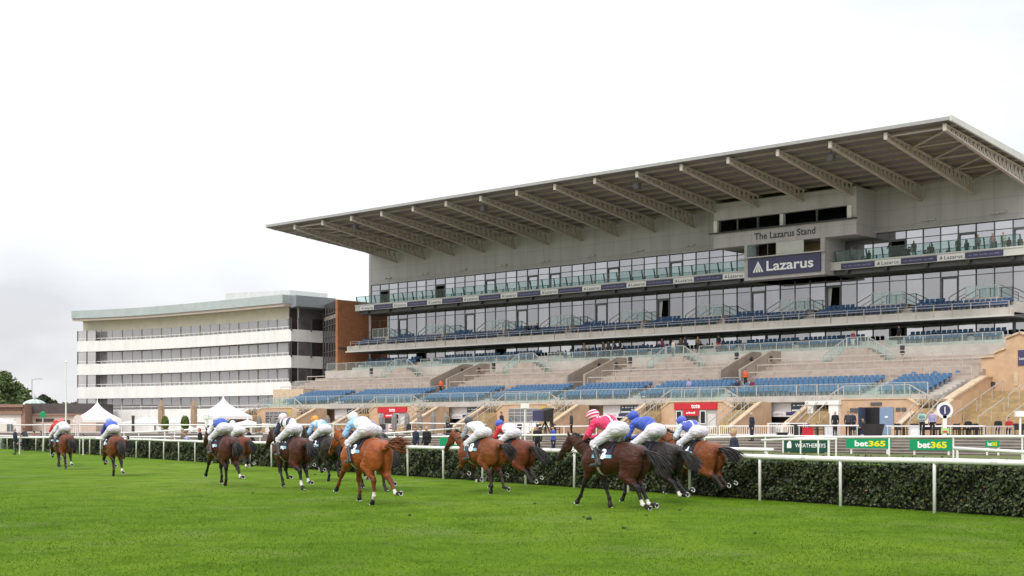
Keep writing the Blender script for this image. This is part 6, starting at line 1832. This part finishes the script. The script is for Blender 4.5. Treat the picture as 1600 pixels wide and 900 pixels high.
def jmat(name, c_, c2=None, kind=None, sc=9., rough=.55):
    """silks: plain, hooped or braced"""
    key = (name, c_, c2, kind)
    if key in JM: return JM[key]
    m, t, p = new_mat('silk_'+name); p.inputs['Roughness'].default_value = rough; p.inputs['Sheen Weight'].default_value = .2
    cc = t.nodes.new('ShaderNodeTexCoord'); n = t.nodes.new('ShaderNodeTexNoise'); n.inputs['Scale'].default_value = 14; n.inputs['Detail'].default_value = 3; n.inputs['Distortion'].default_value = .8
    mp = t.nodes.new('ShaderNodeMapping'); mp.inputs['Scale'].default_value = (.6,1,1); t.links.new(cc.outputs['Object'], mp.inputs[0]); t.links.new(mp.outputs[0], n.inputs['Vector'])
    b = t.nodes.new('ShaderNodeBump'); b.inputs['Strength'].default_value = .55; b.inputs['Distance'].default_value = .03; t.links.new(n.outputs[0], b.inputs['Height']); t.links.new(b.outputs[0], p.inputs['Normal'])
    if kind:
        sp = t.nodes.new('ShaderNodeSeparateXYZ'); t.links.new(cc.outputs['Object'], sp.inputs[0])
        def ma(op, a_, b_=None):
            x = t.nodes.new('ShaderNodeMath'); x.operation = op
            for i, v in enumerate((a_, b_)):
                if v is None: continue
                if isinstance(v, (int,float)): x.inputs[i].default_value = v
                else: t.links.new(v, x.inputs[i])
            return x.outputs[0]
        if kind == 'hoops': f = ma('GREATER_THAN', ma('SINE', ma('MULTIPLY', sp.outputs[0], sc*6.28)), .1)
        elif kind == 'braces': f = ma('LESS_THAN', ma('ABSOLUTE', ma('SUBTRACT', ma('ABSOLUTE', sp.outputs[1]), .09)), .017)
        elif kind == 'stripes': f = ma('GREATER_THAN', ma('SINE', ma('MULTIPLY', ma('ADD', sp.outputs[2], ma('MULTIPLY', sp.outputs[0], .35)), sc*6.28)), .25)
        elif kind == 'yoke': f = ma('GREATER_THAN', sp.outputs[0], .20)
        elif kind == 'half': f = ma('GREATER_THAN', sp.outputs[1], .0)
        elif kind == 'patch': f = ma('GREATER_THAN', ma('SINE', ma('ADD', ma('MULTIPLY', sp.outputs[0], 22), ma('MULTIPLY', sp.outputs[1], 16))), .35)
        x = t.nodes.new('ShaderNodeMix'); x.data_type = 'RGBA'; x.inputs['A'].default_value = (*c_,1); x.inputs['B'].default_value = (*c2,1)
        t.links.new(f, x.inputs['Factor']); t.links.new(x.outputs['Result'], p.inputs['Base Color'])
    else: p.inputs['Base Color'].default_value = (*c_,1)
    JM[key] = m; return m
WH=(.74,.74,.76); NV=(.02,.025,.075); BL=(.035,.085,.45); LB=(.28,.50,.78); RE=(.55,.015,.02); PK=(.72,.03,.14); OR=(.80,.30,.03); LV=(.30,.22,.55); GY=(.30,.30,.34); BK=(.015,.015,.018); LP=(.80,.62,.68)
breech = jmat('breeches', (.66,.63,.71)); bootm = jmat('boot', (.014,.013,.014), rough=.3)
JME = {}
def jockey(kind, O, silks, sleeves, helmet, label):
    r_ = jockey_meshes(kind)
    root = empty('person'); tag(root, label, 'person', 'jockeys riding in the race')
    for nm, mat in (('body',M_['skin']),('silks',silks),('sleeve',sleeves),('sleeve ',sleeves),('breeches',breech),('boot',bootm),('boot ',bootm),('helmet',helmet)):
        key = (kind, nm)
        if key not in JME:
            o = np_mesh(nm.strip(), r_[nm][0], r_[nm][1], mat, root, smooth=True); JME[key] = o
        else:
            o = JME[key].copy(); COL.objects.link(o); o.parent = root
        o.material_slots[0].link = 'OBJECT'; o.material_slots[0].material = mat
    if ('s',kind) not in JME:
        m = MB()
        for s in (-1,1): m.tube([(.14,s*.335,1.03),(.10,s*.31,1.2),(.07,s*.25,1.42)], .010, 5)
        JME[('s',kind)] = m.build('stirrup_leather', M_['tack'], root)
    else:
        o = JME[('s',kind)].copy(); COL.objects.link(o); o.parent = root
    return root

HEAD = 31.0
RUN = [   # px, py of the hooves, yaw off the course direction, pose, coat, socks, number, tail, jockey pose, silks, sleeves, helmet, labels
 (957,794,13,'push','brown',('h0','h1'),'3',(.15,.1),'low',jmat('pink',PK,WH,'braces'),jmat('pinks',(.70,.02,.10)),jmat('pinkcap',PK,WH,'stripes',14.),'dark brown racehorse with cloth 3 nearest the camera, pale hind socks','jockey in pink silks with white braces and hooped pink cap'),
 (1016,785,9,'land','black',('h0',),'7',(.1,.2),'mid',jmat('royal',BL),jmat('royal',BL),jmat('royalc',BL),'black racehorse between the pink jockey and the bay horse','jockey in plain royal blue silks and blue cap on the black horse'),
 (1086,778,1,'fly','bright_bay',(),'4',(.35,-.1),'low',jmat('bluewhite',(.07,.10,.50),WH,'braces'),jmat('pale',(.62,.72,.80)),jmat('bluecap',(.09,.11,.55)),'bay racehorse with cloth 4 and black tail, last along the rail','jockey in blue silks with white sleeves on the last bay horse'),
 (750,770,6,'gather','bright_bay',('f1',),'8',(.35,.3),'mid',jmat('whitej',WH),jmat('greysl',GY),jmat('greycap',(.06,.06,.07)),'bright bay racehorse with black tail beside the hedge, nearer one of two','jockey in white silks with grey sleeves and dark cap'),
 (798,763,8,'land','bay',(),'6',(.1,.0),'low',jmat('redwhite',WH,RE,'yoke'),jmat('reds',RE),jmat('bluecap2',(.05,.10,.50)),'bay racehorse running close inside the bright bay by the hedge','jockey in red and white silks with blue cap'),
 (570,787,5,'reach','chestnut',('h0','h1'),'3',(.75,-.3),'low',jmat('sky',(.70,.76,.82),LB,'yoke'),jmat('skys',LB),jmat('whitecap',WH),'chestnut racehorse with streaming chestnut tail and cloth 3','jockey in pale blue and white silks with white cap on the chestnut'),
 (580,766,6,'drive','dark_bay',('f1',),None,(-.3,.0),'low',jmat('lav',LV,WH,'half'),jmat('lavs',LV),jmat('lavc',LV),'dark racehorse almost hidden behind the chestnut','jockey in lavender silks almost hidden behind the pale blue one'),
 (455,764,4,'drive','dark_bay',('h0','h1'),'11',(.25,.1),'mid',jmat('whiteblack',WH,(.05,.045,.10),'patch'),jmat('navys',NV),jmat('palepinkcap',LP),'dark bay racehorse with cloth 11 and white faced bridle','jockey in white silks with navy sleeves and pale pink cap'),
 (504,751,4,'gather','black',(),'2',(.15,.2),'mid',jmat('skyw',LB,(.70,.78,.85),'patch'),jmat('skys2',(.30,.48,.75)),jmat('orangecap',OR),'black racehorse running between cloth 11 and the chestnut','jockey in light blue silks with orange cap'),
 (348,758,1,'reach','dark_bay',('h1',),'1',(.2,.1),'low',jmat('royalw',BL,(.07,.15,.60),'braces'),jmat('whites',WH),jmat('whitecap2',WH),'dark bay racehorse with black tail and one white hind sock, in the left group','jockey in blue silks with white sleeves and white cap'),
 (372,736,4,'land','bay',('h0',),None,(.2,.0),'low',jmat('whitej2',WH),jmat('whites2',WH),jmat('whitecap3',WH),'bay racehorse running half hidden beyond the dark bay of the left group','jockey in all white silks half hidden behind the blue one'),
 (176,743,-2,'gather','bay',('h1',),'5',(.05,.1),'low',jmat('royal2',(.06,.10,.55)),jmat('royal2s',(.02,.03,.22)),jmat('bluecap3',(.25,.35,.62)),'bay racehorse second in the race seen from behind','jockey in bright blue silks on the second placed horse'),
 (100,733,-2,'drive','bay',('h1',),None,(.15,-.3),'low',jmat('whiteg',(.62,.68,.70),(.42,.52,.54),'patch'),jmat('whites3',(.60,.66,.68)),jmat('redcap',(.75,.12,.14)),'bay racehorse in front at the far left with swinging black tail','jockey in pale silks with red cap leading on the left'),
 (91,728,-2,'gather','dark_bay',(),None,(.0,.0),'low',jmat('redj',RE),jmat('redsl',RE),jmat('redcap2',RE),'dark racehorse hidden beyond the leading bay','jockey in red silks beside the leading jockey'),
]
for i, (px, py, yaw, pose, coat, socks, num, tl, jk, si, sl, he, hl, jl) in enumerate(RUN):
    Y = CH*FPX/(py-668)
    r_, O = horse(pose, coat, socks, num, None, tl, seed=20+i, res=.017 if Y < 45 else .02, neck=(.0,.05,.10,.03,.0,.02)[i % 6])
    tag(r_, hl, 'horse', 'racehorses galloping along the rail')
    r_.location = at(px, Y, -.018)
    yw = R(90+HEAD-yaw*-1)
    r_.rotation_euler = (0, 0, yw)
    j = jockey(jk, O, si, sl, he, jl)
    js, jz = {0:(1.09,0),1:(1.07,0),2:(1.0,0),3:(.99,-.07),4:(.98,-.03),5:(1.03,-.05),6:(1.0,-.05)}.get(i, (1.03,-.02))
    j.scale = (js,)*3
    j.location = tuple(Vector(r_.location)+Vector((math.cos(yw)*.12*(1-js), math.sin(yw)*.12*(1-js), -O[2]+1.10*(1-js)+jz)))
    j.rotation_euler = (0, 0, yw)
    if 'zmin' in r_: del r_['zmin']

# clods of turf the hooves have kicked out
cg = None
for px, py, s_ in ((920,812,.75),(912,809,.4),(1010,806,.4),(1062,798,.4),(492,742,.5),(640,806,.5),(835,788,.45),(395,771,.4),(975,826,.45),(1180,834,.4)):
    if cg is None:
        Fd, lo, h = field([('e',(0,0,.03),(.09,.06,.04),.04),('e',(.05,.03,.05),(.05,.05,.04),.03),('e',(-.04,-.03,.045),(.05,.04,.035),.03),('c',(.02,0,.05),(.03,.01,.12),.012,.004,.02)], .012); V, Q = nets(Fd, lo, h)
        V = V+np.sin(V*90)[:, [1,2,0]]*.004
        cg = np_mesh('turf_clod', V, Q, MAT('torn_turf',(.06,.075,.02),.95,var=.35,scale=25,col2=(.03,.05,.01)), smooth=True); c_ = cg
    else: c_ = cg.copy(); COL.objects.link(c_)
    c_.location = gpos(px, py); c_.scale = (s_,)*3; c_.rotation_euler = (0,0,rnd.uniform(0,6.3))
    tag(c_, 'small dark clod of kicked up turf lying on the grass', 'turf clod', 'clods of turf behind the racehorses')
